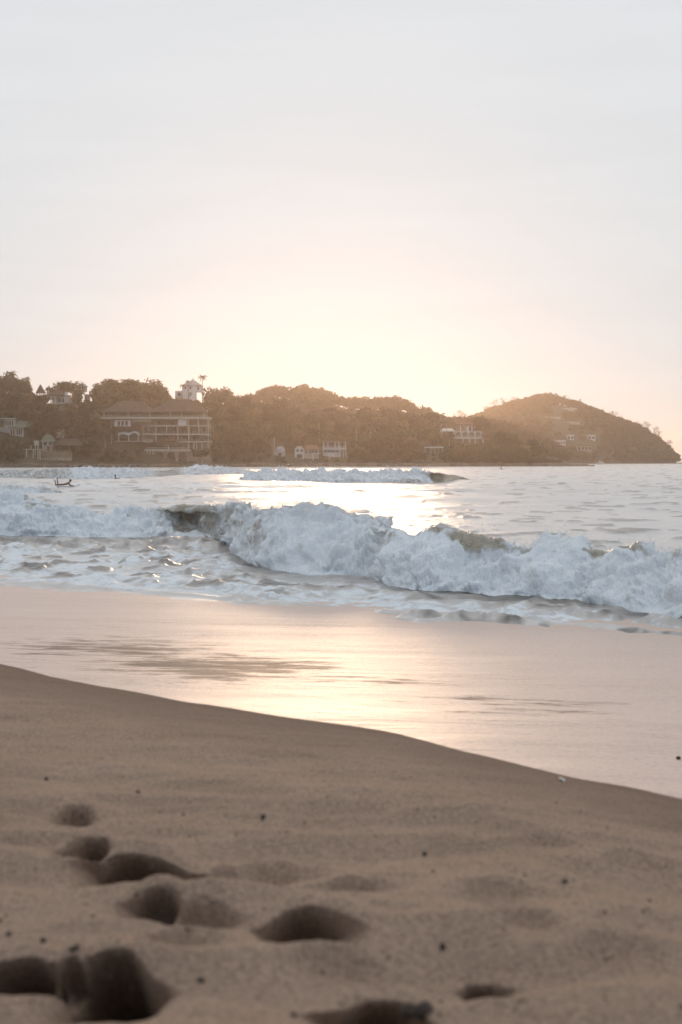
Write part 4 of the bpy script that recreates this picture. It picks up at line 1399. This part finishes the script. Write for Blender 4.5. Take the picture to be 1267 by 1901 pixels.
def special(px, ptop, pbot, wpx, layer, label, flat, lobes, n=1500, base=None):
    Y = hit(layer, px, base or pbot)
    k = Y / F
    zt = float(at_y(px, ptop, Y)[1]); zb = float(at_y(px, pbot, Y)[1])
    zg = float(ground_h(layer, np.array([px]), np.array([Y]))[0])
    H_ = zt - zb
    V, Fc = crown_arrays(rngs, wpx * k * 0.92, H_, n, 0.40, lobes, flat)
    V[:, 2] *= H_ / V[:, 2].max()
    V[:, 2] += zb - zg
    o = empty('broadleaf_tree', ((px - 633.5) * k, Y, zg), 0, label, 'tree')
    cm = np_mesh('crown', V, Fc, True); cm.materials.append(M['leaf'])
    c = link_mesh('crown', cm, None, o)
    tm = trunk_mesh(rngs, max(zb - zg, 1) + H_ * 0.7, 0.35)
    link_mesh('trunk', tm, None, o)


special(893, 771.5, 801, 52, 'A', 'broad flat-topped dark tree overhanging the right end of the arcade house', 0.55, 11, 2200, 812)
special(729, 757, 790, 34, 'A', 'pointed dark tree rising above the wood in the middle of the headland', 1.3, 6, 1500)
special(962, 825, 862, 70, 'A', 'rounded dark bushy tree at the right tip of the headland', 0.7, 10, 2000, 862)
special(905, 818, 860, 66, 'A', 'dense rounded bush below the arcade house at the waterside', 0.7, 9, 1800, 860)

# the rest of the wood and the two farther hills: one mass of leaves each
def wood(name, items, mat, nleaf, size):
    Vs, Fs, b = [], [], 0
    for (x, y, z, w_, h_) in items:
        r_ = np.random.default_rng(int(abs(x * 13 + y * 7)) % 100000)
        V, Fc = crown_arrays(r_, w_, h_, nleaf, size, 5, 0.8)
        V += np.array([x, y, z + 0.6])
        Vs.append(V); Fs.append(Fc + b); b += len(V)
    me = np_mesh(name, np.concatenate(Vs), np.concatenate(Fs), True)
    o = link_mesh(name, me, mat)
    tag(o, kind='stuff')
    return o


wood('forest', [(x, Y, z, 8 * s, 8 * s) for (x, Y, z, s) in allt if id((x, Y, z, s)) not in ids and (x, Y, z, s) not in ind], M['leaf'], 230, 0.62)
items = []
for k in range(900):
    px = rng.uniform(330, 1060); tt = rng.uniform(0.25, 1.03) if k % 3 else rng.uniform(0.9, 1.03)
    Y = float(SH_B(px)) + tt * 150; z = float(ground_h('B', np.array([px]), np.array([Y]))[0])
    if float(TOP_B(px)) > 840: continue
    s = rng.uniform(0.5, 1.0)
    items.append(((px - 633.5) / F * Y, Y, z, 9.5 * s, 8.0 * s))
wood('forest', items, M['dryleaf'], 150, 0.75)
items = []
CLC = [(1028, 1052, 815, 827), (1051, 1067, 806, 818), (1089, 1107, 806, 818), (1070, 1101, 825, 837), (1029, 1077, 781, 788), (1029, 1067, 756, 763), (1074, 1079, 738, 748), (1011, 1041, 772, 778)]
for k in range(1500):
    px = rng.uniform(830, 1266); tt = rng.uniform(0.0, 1.03) if k % 4 else rng.uniform(0.9, 1.03)
    Y = float(SH_C(px)) + tt * 170; z = float(ground_h('C', np.array([px]), np.array([Y]))[0])
    if z < 0.2 or float(TOP_C(px)) > 856: continue
    s = rng.uniform(0.4, 0.95)
    pt = HORIZON - (z + 8 * s - HC) / Y * F; pb = HORIZON - (z - HC) / Y * F; rp = 4.5 * s / Y * F
    if tt < 0.88 and any(px + rp > a and px - rp < b and pt < d and pb > c for a, b, c, d in CLC): continue
    items.append(((px - 633.5) / F * Y, Y, z, 10 * s, 7.5 * s))
wood('forest', items, M['leaf'], 150, 0.85)
# low undergrowth along the shore of the headland
items = []
for k in range(420):
    px = rng.uniform(-60, 1040); Y = float(SH_A(px)) + rng.uniform(2, 20)
    z = float(ground_h('A', np.array([px]), np.array([Y]))[0])
    x = (px - 633.5) / F * Y; s = rng.uniform(0.35, 0.8)
    if blocked(x, Y, z, 5 * s, 3.6 * s): continue
    items.append((x, Y, z - 0.6, 5.5 * s, 3.6 * s))
wood('undergrowth', items, M['leaf'], 130, 0.4)

# bare, dry-season trees on the skyline
def bare_tree_mesh(seed, hgt, spread):
    r_ = random.Random(seed)
    tr = MB(); br = MB()

    def grow(p, d, L, rad, lev, q):
        e_ = p + d * L
        midp = p + d * L * 0.5 + Vector((r_.gauss(0, 0.06), r_.gauss(0, 0.06), 0)) * L
        q.tube([p, midp, e_], [rad, rad * 0.8, rad * 0.62], 4 if lev else 6, False)
        if lev >= 5: return
        for k in range(3 if lev < 4 else 2):
            nd = (d + Vector((r_.gauss(0, spread), r_.gauss(0, spread), r_.gauss(0.12, 0.3)))).normalized()
            grow(e_, nd, L * r_.uniform(0.60, 0.82), rad * 0.62, lev + 1, br)

    grow(Vector((0, 0, -0.5)), Vector((r_.gauss(0, 0.08), r_.gauss(0, 0.08), 1)).normalized(), hgt * 0.30, 0.24, 0, tr)
    a = bpy.data.meshes.new('trunk'); a.from_pydata(tr.v, [], tr.f); a.update(); a.materials.append(M['palebark'])
    b = bpy.data.meshes.new('branches'); b.from_pydata(br.v, [], br.f); b.update(); b.materials.append(M['palebark'])
    return a, b


BV = [bare_tree_mesh(40 + i, 9.0, 0.55) for i in range(4)]
for k, (px, layer, s) in enumerate([(455, 'B', 1.0), (470, 'B', 1.1), (490, 'B', 1.0), (548, 'B', 0.8), (603, 'B', 0.9), (618, 'B', 0.7), (762, 'B', 1.1), (775, 'B', 0.9), (790, 'B', 0.9), (838, 'B', 1.2), (850, 'B', 1.5), (868, 'B', 1.2), (884, 'B', 0.9),
                                    (912, 'C', 1.4), (925, 'C', 1.6), (942, 'C', 1.5), (958, 'C', 1.3), (978, 'C', 1.2), (1046, 'C', 1.2), (1128, 'C', 1.2), (1142, 'C', 1.4), (1180, 'C', 1.4), (1196, 'C', 1.6), (1208, 'C', 1.6), (1220, 'C', 1.6), (1232, 'C', 1.5), (1243, 'C', 1.2)]):
    top, sh, dep, _t = LAYERS[layer]
    Y = float(sh(px)) + dep * 1.0
    z = float(ground_h(layer, np.array([float(px)]), np.array([Y]))[0])
    o = empty('bare_tree', ((px - 633.5) / F * Y, Y, z), rng.uniform(0, 6.28), 'leafless spreading tree with pale branches on the skyline of the %s' % ('middle hill' if layer == 'B' else 'cape'), 'tree',
              'bare trees on the %s' % ('middle hill' if layer == 'B' else 'cape'))
    o.scale = (s * 1.15, s * 1.15, s)
    for nm, me in zip(('trunk', 'branches'), BV[k % 4]):
        c = bpy.data.objects.new(nm, me); COL.objects.link(c); c.parent = o


# palms: a ringed trunk and a head of drooping fronds, each frond its own part
def frond_mesh(L, droop, seed):
    r_ = random.Random(seed)
    q = MB(); n = 9
    pts = []
    for i in range(n + 1):
        u = i / n
        pts.append(Vector((L * (u - 0.18 * droop * u * u), 0, L * (0.42 * u - (0.42 + 0.55 * droop) * u * u))))
    q.tube(pts, [0.06 * (1 - 0.8 * i / n) for i in range(n + 1)], 4, False)
    for i in range(1, n + 1):
        for sgn in (-1, 1):
            ll = L * 0.27 * math.sin(math.pi * (0.12 + 0.80 * i / n)) * r_.uniform(0.85, 1.15)
            p0 = pts[i - 1].lerp(pts[i], 0.2); p1 = pts[i]
            tip = (p0 + p1) / 2 + Vector((ll * 0.45, sgn * ll * 0.8, -ll * 0.55))
            q.add([p0, p1, tip + Vector((0.1, 0, -0.02)), tip], [(0, 1, 2, 3)])
    me = bpy.data.meshes.new('frond'); me.from_pydata([tuple(v) for v in q.v], [], q.f); me.update(); me.materials.append(M['palmleaf'])
    return me


FR = [frond_mesh(3.0, d_, 3 + k) for k, d_ in enumerate((0.35, 0.7, 1.0, 1.3))]
PALMS = [(22, 689, 708, 'A', 1.05, 'palm on the left end of the skyline, fan-headed and dark'), (125, 709, 722, 'A', 0.85, 'bushy palm on the skyline behind the pillared villa'),
         (116, 714, 724, 'A', 0.7, 'smaller palm leaning beside the bushy skyline palm'), (233, 703, 722, 'A', 1.0, 'spiky palm on the ridge above the left hotel roof'),
         (300, 714, 726, 'A', 0.75, 'low palm on the ridge above the right hotel roof'), (376.5, 696, 722, 'A', 0.85, 'slim palm standing right of the white tower house'),
         (352, 706, 735, 'A', 0.5, 'small palm tip poking up behind the tower house roof'), (338, 713, 735, 'A', 0.6, 'short palm against the left wall of the tower house'),
         (820, 767, 800, 'A', 1.15, 'tall palm with a star-shaped head at the right end of the wood'), (808, 776, 812, 'A', 1.0, 'drooping palm just left of the star-headed palm'),
         (830, 779, 812, 'A', 0.9, 'drooping palm just right of the star-headed palm'), (772, 795, 845, 'A', 1.0, 'palm with a thin pale trunk behind the open hut'),
         (762, 800, 846, 'A', 0.95, 'second thin-trunked palm left of the open hut'), (688, 792, 845, 'A', 0.95, 'pale-trunked palm right of the balcony house'),
         (207, 792, 824, 'A', 1.2, 'broad palm drooping beside the left end of the hotel'), (196, 800, 832, 'A', 1.1, 'lower palm on the slope left of the hotel'), (594, 776, 838, 'A', 1.0, 'palm above the roof of the gabled beach house'),
         (662, 784, 845, 'A', 1.0, 'palm close to the right side of the balcony house'), (834, 805, 842, 'A', 0.9, 'palm below the wing of the arcade house'), (740, 800, 850, 'A', 0.9, 'palm midway between the balcony house and the open hut')]
for k, (px, ptop, pbase, layer, s, lab) in enumerate(PALMS):
    if pbase < 770:
        Y = float(SH_A(px)) + 118
    else:
        Y = hit(layer, px, pbase)
    zg = float(ground_h(layer, np.array([float(px)]), np.array([Y]))[0])
    zt = float(at_y(px, ptop, Y)[1]) - 1.0 * s
    hh = max(zt - zg, 1.5)
    o = empty('palm_tree', ((px - 633.5) / F * Y, Y, zg), 0, lab, 'palm tree', 'palms on the headland')
    lean = random.uniform(-0.05, 0.05) * hh
    tp = [(0, 0, -0.6), (lean * 0.2, 0, hh * 0.35), (lean * 0.55, 0.1, hh * 0.7), (lean, 0.2, hh)]
    MB().tube(tp, [0.24, 0.17, 0.14, 0.13], 7).build('trunk', M['palebark'] if pbase > 770 else M['bark'], o)
    nf = 15
    for i in range(nf):
        c = bpy.data.objects.new('frond', FR[(i * 3 + k) % 4]); COL.objects.link(c); c.parent = o
        c.location = (lean, 0.2, hh)
        up = (i % 3) * 0.42 - 0.25
        c.rotation_euler = (0, -up, 2 * math.pi * i / nf * 1.0 + random.uniform(-0.2, 0.2) + (i % 3))
        c.scale = (s, s, s)

# shore rocks under the headland
def rock_mesh(seed):
    bm = bmesh.new()
    bmesh.ops.create_icosphere(bm, subdivisions=2, radius=1.0)
    r_ = random.Random(seed)
    o_ = r_.uniform(0, 50)
    for v in bm.verts:
        n_ = float(fbm(np.array([v.co.x * 1.3 + o_]), np.array([v.co.y * 1.3]), v.co.z * 1.3, 3)[0])
        v.co *= 1 + 0.38 * n_
        v.co.z *= 0.6
    me = bpy.data.meshes.new('shore_rock'); bm.to_mesh(me); bm.free()
    me.materials.append(M['rock'])
    return me


RK = [rock_mesh(i) for i in range(5)]
for k in range(150):
    px = rng.uniform(-20, 1050)
    if k < 60: px = rng.uniform(-20, 260)
    Y = float(SH_A(px)) - rng.uniform(-1, 6.0)
    o = bpy.data.objects.new('shore_rock', RK[k % 5]); COL.objects.link(o)
    s = rng.uniform(0.4, 1.1) if k % 6 else rng.uniform(1.0, 1.8)
    o.location = ((px - 633.5) / F * Y, Y, 0.35); o.scale = (s * rng.uniform(0.9, 1.7), s, s); o.rotation_euler = (0, 0, rng.uniform(-0.5, 0.5))
    tag(o, 'dark weathered boulder lying at the waterline below the wooded headland', 'rock', 'boulders along the headland shore')

# ------------------------------------------------------------------ people in the surf
def skin_body(name, verts, edges, parent, mat, root=0, sub=2):
    me = bpy.data.meshes.new(name)
    me.from_pydata([v[:3] for v in verts], edges, [])
    o = link_mesh(name, me, mat, parent)
    o.modifiers.new('skin', 'SKIN')
    for i, v in enumerate(verts):
        sv = me.skin_vertices[0].data[i]
        sv.radius = (v[3], v[4] if len(v) > 4 else v[3])
        sv.use_root = (i == root)
    s = o.modifiers.new('smooth', 'SUBSURF'); s.levels = sub; s.render_levels = sub
    return o


def blob(name, c, r, mat, parent, seg=12):
    bm = bmesh.new()
    bmesh.ops.create_uvsphere(bm, u_segments=seg, v_segments=8, radius=1)
    for v in bm.verts:
        v.co = Vector((c[0] + v.co.x * r[0], c[1] + v.co.y * r[1], c[2] + v.co.z * r[2]))
    me = bpy.data.meshes.new(name); bm.to_mesh(me); bm.free()
    me.polygons.foreach_set('use_smooth', [True] * len(me.polygons))
    return link_mesh(name, me, mat, parent)


def surfboard(loc, L, rz, label):
    q = MB(); n = 14; vs = []
    for i in range(n + 1):
        u = i / n
        x = (u - 0.5) * L
        w_ = 0.27 * math.sin(math.pi * min(max(u * 0.94 + 0.03, 0), 1)) ** 0.55
        rk = 0.16 * max(0, (u - 0.62) / 0.38) ** 2 + 0.04 * max(0, (0.3 - u) / 0.3) ** 2
        for (yy, zz) in ((-1, 0.02), (-0.8, 0.055), (0, 0.07), (0.8, 0.055), (1, 0.02), (0.75, -0.015), (0, -0.03), (-0.75, -0.015)):
            vs.append((x, yy * w_, zz + rk))
    fs = [(i * 8 + k, i * 8 + (k + 1) % 8, (i + 1) * 8 + (k + 1) % 8, (i + 1) * 8 + k) for i in range(n) for k in range(8)]
    q.add(vs, fs + [tuple(range(8)), tuple(reversed(range(n * 8, n * 8 + 8)))])
    o = empty('surfboard', loc, rz, label, 'surfboard')
    q.build('deck', M['board'], o, True)
    for yy in (-0.12, 0, 0.12):
        MB().add([(-L * 0.42, yy - 0.01, -0.02), (-L * 0.36, yy - 0.01, -0.02), (-L * 0.43, yy - 0.01, -0.14), (-L * 0.42, yy + 0.01, -0.02), (-L * 0.36, yy + 0.01, -0.02), (-L * 0.43, yy + 0.01, -0.14)],
                 [(0, 1, 2), (5, 4, 3), (0, 3, 4, 1), (1, 4, 5, 2), (2, 5, 3, 0)]).build('fin', M['hair'], o)
    return o


# lying on the board, head raised, both lower legs bent up
x, y = at_z(121, 905.0, 0.0)
k_ = float(y) / F
sb = surfboard((float(x) + 0.25, float(y), 0.07), 2.1, 0.04, 'pale surfboard lying low in the water under the person with raised feet')
P_ = empty('person', (float(x), float(y), 0.17), 0.04, 'person lying face down on a surfboard with both feet raised behind them', 'person')
vt = [(-0.30, 0, 0.10, 0.15, 0.10), (-0.10, 0, 0.09, 0.13, 0.09), (0.12, 0, 0.13, 0.16, 0.10), (0.30, 0, 0.21, 0.17, 0.09), (0.40, 0, 0.29, 0.055), (0.47, 0, 0.37, 0.085, 0.095), (0.51, 0, 0.44, 0.085, 0.09),
      (-0.42, 0.10, 0.08, 0.09), (-0.80, 0.14, 0.05, 0.065), (-0.82, 0.14, 0.16, 0.062), (-0.86, 0.15, 0.42, 0.042), (-0.98, 0.15, 0.50, 0.035),
      (-0.42, -0.10, 0.08, 0.09), (-0.56, -0.12, 0.07, 0.075), (-0.60, -0.12, 0.18, 0.062), (-0.62, -0.12, 0.55, 0.042), (-0.70, -0.12, 0.68, 0.032),
      (0.30, 0.20, 0.20, 0.065), (0.42, 0.27, 0.02, 0.05), (0.66, 0.20, -0.02, 0.04), (0.80, 0.16, -0.02, 0.035),
      (0.30, -0.20, 0.20, 0.065), (0.44, -0.27, 0.02, 0.05), (0.70, -0.20, -0.02, 0.04), (0.84, -0.16, -0.02, 0.035)]
ed = [(0, 1), (1, 2), (2, 3), (3, 4), (4, 5), (5, 6), (0, 7), (7, 8), (8, 9), (9, 10), (10, 11), (0, 12), (12, 13), (13, 14), (14, 15), (15, 16), (3, 17), (17, 18), (18, 19), (19, 20), (3, 21), (21, 22), (22, 23), (23, 24)]
skin_body('body', vt, ed, P_, M['skin'])
blob('hair', (0.475, 0, 0.435), (0.105, 0.095, 0.11), M['hair'], P_)
# sitting upright on a board far out
x, y = at_z(930, 871.5, 0.0)
surfboard((float(x) + 0.45, float(y), 0.02), 2.3, 0.0, 'dark outlined surfboard beneath the person sitting far out near the cape')
P_ = empty('person', (float(x), float(y), 0.0), 0.0, 'person sitting upright on a board far out near the tip of the headland', 'person')
vt = [(0, 0, 0.10, 0.15, 0.11), (0.03, 0, 0.32, 0.13, 0.09), (0.07, 0, 0.55, 0.17, 0.10), (0.10, 0, 0.66, 0.055), (0.12, 0, 0.76, 0.085, 0.09), (0.13, 0, 0.84, 0.085),
      (0.12, 0.16, 0.12, 0.085), (0.38, 0.30, 0.06, 0.06), (0.36, 0.34, -0.3, 0.05), (0.12, -0.16, 0.12, 0.085), (0.38, -0.30, 0.06, 0.06), (0.36, -0.34, -0.3, 0.05),
      (0.08, 0.22, 0.54, 0.06), (0.16, 0.28, 0.28, 0.045), (0.36, 0.20, 0.14, 0.038), (0.08, -0.22, 0.54, 0.06), (0.16, -0.28, 0.28, 0.045), (0.36, -0.20, 0.14, 0.038)]
ed = [(0, 1), (1, 2), (2, 3), (3, 4), (4, 5), (0, 6), (6, 7), (7, 8), (0, 9), (9, 10), (10, 11), (2, 12), (12, 13), (13, 14), (2, 15), (15, 16), (16, 17)]
skin_body('body', vt, ed, P_, M['skin'])
blob('hair', (0.11, 0, 0.84), (0.10, 0.10, 0.10), M['hair'], P_)
# head and shoulders showing in front of the far surf
x, y = at_z(214, 888.8, 0.0)
P_ = empty('person', (float(x), float(y), 0.0), 0.1, 'swimmer with only head and shoulders above water before the far left surf line', 'person')
vt = [(0, 0, -0.25, 0.17, 0.11), (0.02, 0, 0.05, 0.17, 0.11), (0.03, 0, 0.22, 0.055), (0.05, 0, 0.34, 0.09), (0.05, 0, 0.42, 0.085), (0.05, 0.22, 0.02, 0.06), (0.3, 0.26, 0.02, 0.045), (0.52, 0.18, 0.06, 0.035), (0.05, -0.22, 0.02, 0.06), (0.32, -0.26, 0.0, 0.045), (0.62, -0.2, 0.06, 0.035)]
ed = [(0, 1), (1, 2), (2, 3), (3, 4), (1, 5), (5, 6), (6, 7), (1, 8), (8, 9), (9, 10)]
skin_body('body', vt, ed, P_, M['skin'])
blob('hair', (0.03, 0, 0.42), (0.105, 0.10, 0.105), M['hair'], P_)
# small white boat off the cape
x, y = at_z(1115, 862, 0.0)
y = 860.0; x = (1115 - 633.5) / F * y
o = empty('motor_boat', (x, y, 0), 0.15, 'tiny white motor boat at the waterline in front of the cape', 'boat')
q = MB(); L = 5.0
vs = []
for i in range(9):
    u = i / 8; w_ = 0.95 * (1 - max(0, (u - 0.5) / 0.5) ** 2.2); xx = (u - 0.5) * L
    vs += [(xx, -w_, 0.9 + 0.35 * u), (xx, -w_ * 0.6, -0.2), (xx, w_ * 0.6, -0.2), (xx, w_, 0.9 + 0.35 * u)]
q.add(vs, [(i * 4 + k, i * 4 + k + 1, i * 4 + k + 5, i * 4 + k + 4) for i in range(8) for k in range(3)] + [(i * 4 + 3, i * 4, i * 4 + 4, i * 4 + 7) for i in range(8)] + [(0, 1, 2, 3)])
q.build('hull', M['plaster'], o)
c = MB().box(-0.9, 0.7, -0.7, 0.7, 1.15, 2.3).build('cabin', M['plaster'], o)
MB().box(-0.7, 0.5, -0.73, -0.705, 1.6, 2.1).build('window', M['glass'], c)

# ------------------------------------------------------------------ bits lying on the sand
def stone_mesh(seed, sx, sy, sz):
    bm = bmesh.new()
    bmesh.ops.create_icosphere(bm, subdivisions=2, radius=1.0)
    o_ = seed * 7.3
    for v in bm.verts:
        n_ = float(fbm(np.array([v.co.x * 1.1 + o_]), np.array([v.co.y * 1.1]), v.co.z * 1.1, 2)[0])
        v.co *= 1 + 0.22 * n_
        v.co.x *= sx; v.co.y *= sy; v.co.z *= sz
    me = bpy.data.meshes.new('pebble'); bm.to_mesh(me); bm.free()
    me.polygons.foreach_set('use_smooth', [True] * len(me.polygons))
    return me


def sand_at(px, py):
    """point where the sight line meets the sand"""
    yy = np.linspace(1.8, 14, 4000)
    xx = (px - 633.5) / F * yy / math.cos(PITCH)
    zl = at_y(px, py, yy)[1]
    zg = beach_patch(xx, yy)[0][..., 2]
    k = np.argmax(zl < zg)
    return float(xx[k]), float(yy[k]), float(zg[k])


def pebble(px, py, wpx, hpx, mat, label, cat='pebble', seed=1, tilt=0.0, group=None, name='pebble'):
    x, y, z = sand_at(px, py + hpx * 0.5)
    k = y / F
    me = stone_mesh(seed, wpx / 2 * k, wpx / 2 * k * 0.9, hpx / 2 * k)
    me.materials.append(M[mat])
    me.name = name
    o = bpy.data.objects.new(name, me); COL.objects.link(o)
    o.location = (x, y, z + hpx / 2 * k * 0.72); o.rotation_euler = (0, tilt, seed)
    return tag(o, label, cat, group)


pebble(824, 1757, 12, 16, 'pebble', 'black upright pebble on the open sand at lower right of centre', seed=1)
pebble(74, 1744, 12, 12, 'pebble', 'small black pebble near the lower left edge of the sand', seed=2)
pebble(128, 1762, 9, 10, 'pebble', 'left one of a touching pair of dark pebbles at lower left', seed=3)
pebble(137, 1760, 9, 11, 'pebble', 'right one of a touching pair of dark pebbles at lower left', seed=4)
pebble(488, 1515, 12, 8, 'brownpebble', 'flat dark brown pebble in the middle of the upper sand', seed=5)
pebble(790, 1584, 9, 8, 'pebble', 'lone dark pebble on the smooth sand right of centre', seed=6)
pebble(1264, 1406, 10, 7, 'brownpebble', 'brown pebble on the wet sand at the right edge', seed=7)
pebble(83, 1445, 8, 6, 'pebble', 'dark speck-like pebble on the upper sand at far left', seed=8)
pebble(254, 1469, 9, 5, 'brownpebble', 'thin brown pebble on the upper sand left of centre', seed=9)
x, y, z = sand_at(1047, 1449)
k = y / F
o = empty('seashell', (x, y, z), 0.3, 'small pale seashell lying on the berm edge at right', 'shell')
q = MB(); vs = [(-6 * k, 0, 0.5 * k)]; n = 11
for i in range(n):
    a_ = -1.25 + 2.5 * i / (n - 1); rr = (11 + (i % 2) * 0.8) * k
    vs += [(-6 * k + rr * 0.55 * math.cos(a_), rr * 0.5 * math.sin(a_), (5.0 + (i % 2) * 0.7) * k), (-6 * k + rr * math.cos(a_), rr * 0.9 * math.sin(a_), 0.6 * k)]
fs = []
for i in range(n - 1):
    a_ = 1 + 2 * i
    fs += [(0, a_, a_ + 2), (a_, a_ + 1, a_ + 3, a_ + 2)]
q.add(vs, fs).build('ribbed_valve', M['shell'], o, True)
MB().tube([(-6.2 * k, -1.6 * k, 1.0 * k), (-6.4 * k, 0, 1.5 * k), (-6.2 * k, 1.6 * k, 1.0 * k)], [0.6 * k, 1.2 * k, 0.6 * k], 6).build('hinge', M['brownpebble'], o)
# the split clod by the lower edge
x, y = map(float, at_z(774, 1884, 1.17)); z = 1.165
k = y / F
o = empty('sand_clod', (x, y, z), 0, 'split dark clod of wet sand standing on the rim of the bottom centre footprint', 'clod')
for (dx, dz, sx, sz, rt, sd_) in ((-14, 13, 16, 17, 0.5, 21), (13, 12, 20, 19, 0.25, 22)):
    me = stone_mesh(sd_, sx * k, 15 * k, sz * k); me.name = 'half'; me.materials.append(M['brownpebble'])
    c = link_mesh('half', me, None, o); c.location = (dx * k, 0, dz * k); c.rotation_euler = (0.15, rt, 0)
# scattered dark grit
Vs, Fs, b = [], [], 0
r_ = np.random.default_rng(31)
pxs_ = r_.uniform(-80, 1350, 420); pys_ = 1400 + 490 * r_.uniform(0, 1, 420) ** 0.7
octv = np.array([(1, 0, 0), (-1, 0, 0), (0, 1, 0), (0, -1, 0), (0, 0, 0.7), (0, 0, -0.7)], float)
octf = np.array([(0, 2, 4), (2, 1, 4), (1, 3, 4), (3, 0, 4), (2, 0, 5), (1, 2, 5), (3, 1, 5), (0, 3, 5)])
gx, gy = at_z(pxs_, pys_, 1.15)
for i in range(3):
    gz = beach_patch(gx, gy)[0][..., 2]
    t_ = (gz - HC)
    rx, ry, rz_ = ray(pxs_, pys_)
    tt = t_ / rz_; gx, gy = rx * tt, ry * tt
ok = crest_dist(gx, gy) < 0.0
for x, y, z in zip(gx[ok], gy[ok], gz[ok]):
    s = r_.uniform(0.5, 1.3) * (1 + r_.exponential(0.4)) * 0.0025
    Vs.append(octv * s * r_.uniform(0.6, 1.4, (6, 3)) + np.array([x, y, z + s * 0.3])); Fs.append(octf + b); b += 6
me = np_mesh('grit', np.concatenate(Vs), np.concatenate(Fs), True)
tag(link_mesh('grit', me, M['brownpebble']), kind='stuff')

# ------------------------------------------------------------------ haze
mb = MB().box(-4060, 4060, -4060, 4060, -4.0, 68.0)
hz_ = mb.build('haze', [])
m = bpy.data.materials.new('haze'); m.use_nodes = True
t = m.node_tree
t.nodes.remove(t.nodes['Principled BSDF'])
pv = t.nodes.new('ShaderNodeVolumePrincipled')
pv.inputs['Color'].default_value = (0.95, 0.78, 0.65, 1)
pv.inputs['Density'].default_value = HAZE_D
pv.inputs['Anisotropy'].default_value = HAZE_G
t.links.new(pv.outputs[0], t.nodes['Material Output'].inputs['Volume'])
hz_.data.materials.append(m)
tag(hz_, kind='stuff')
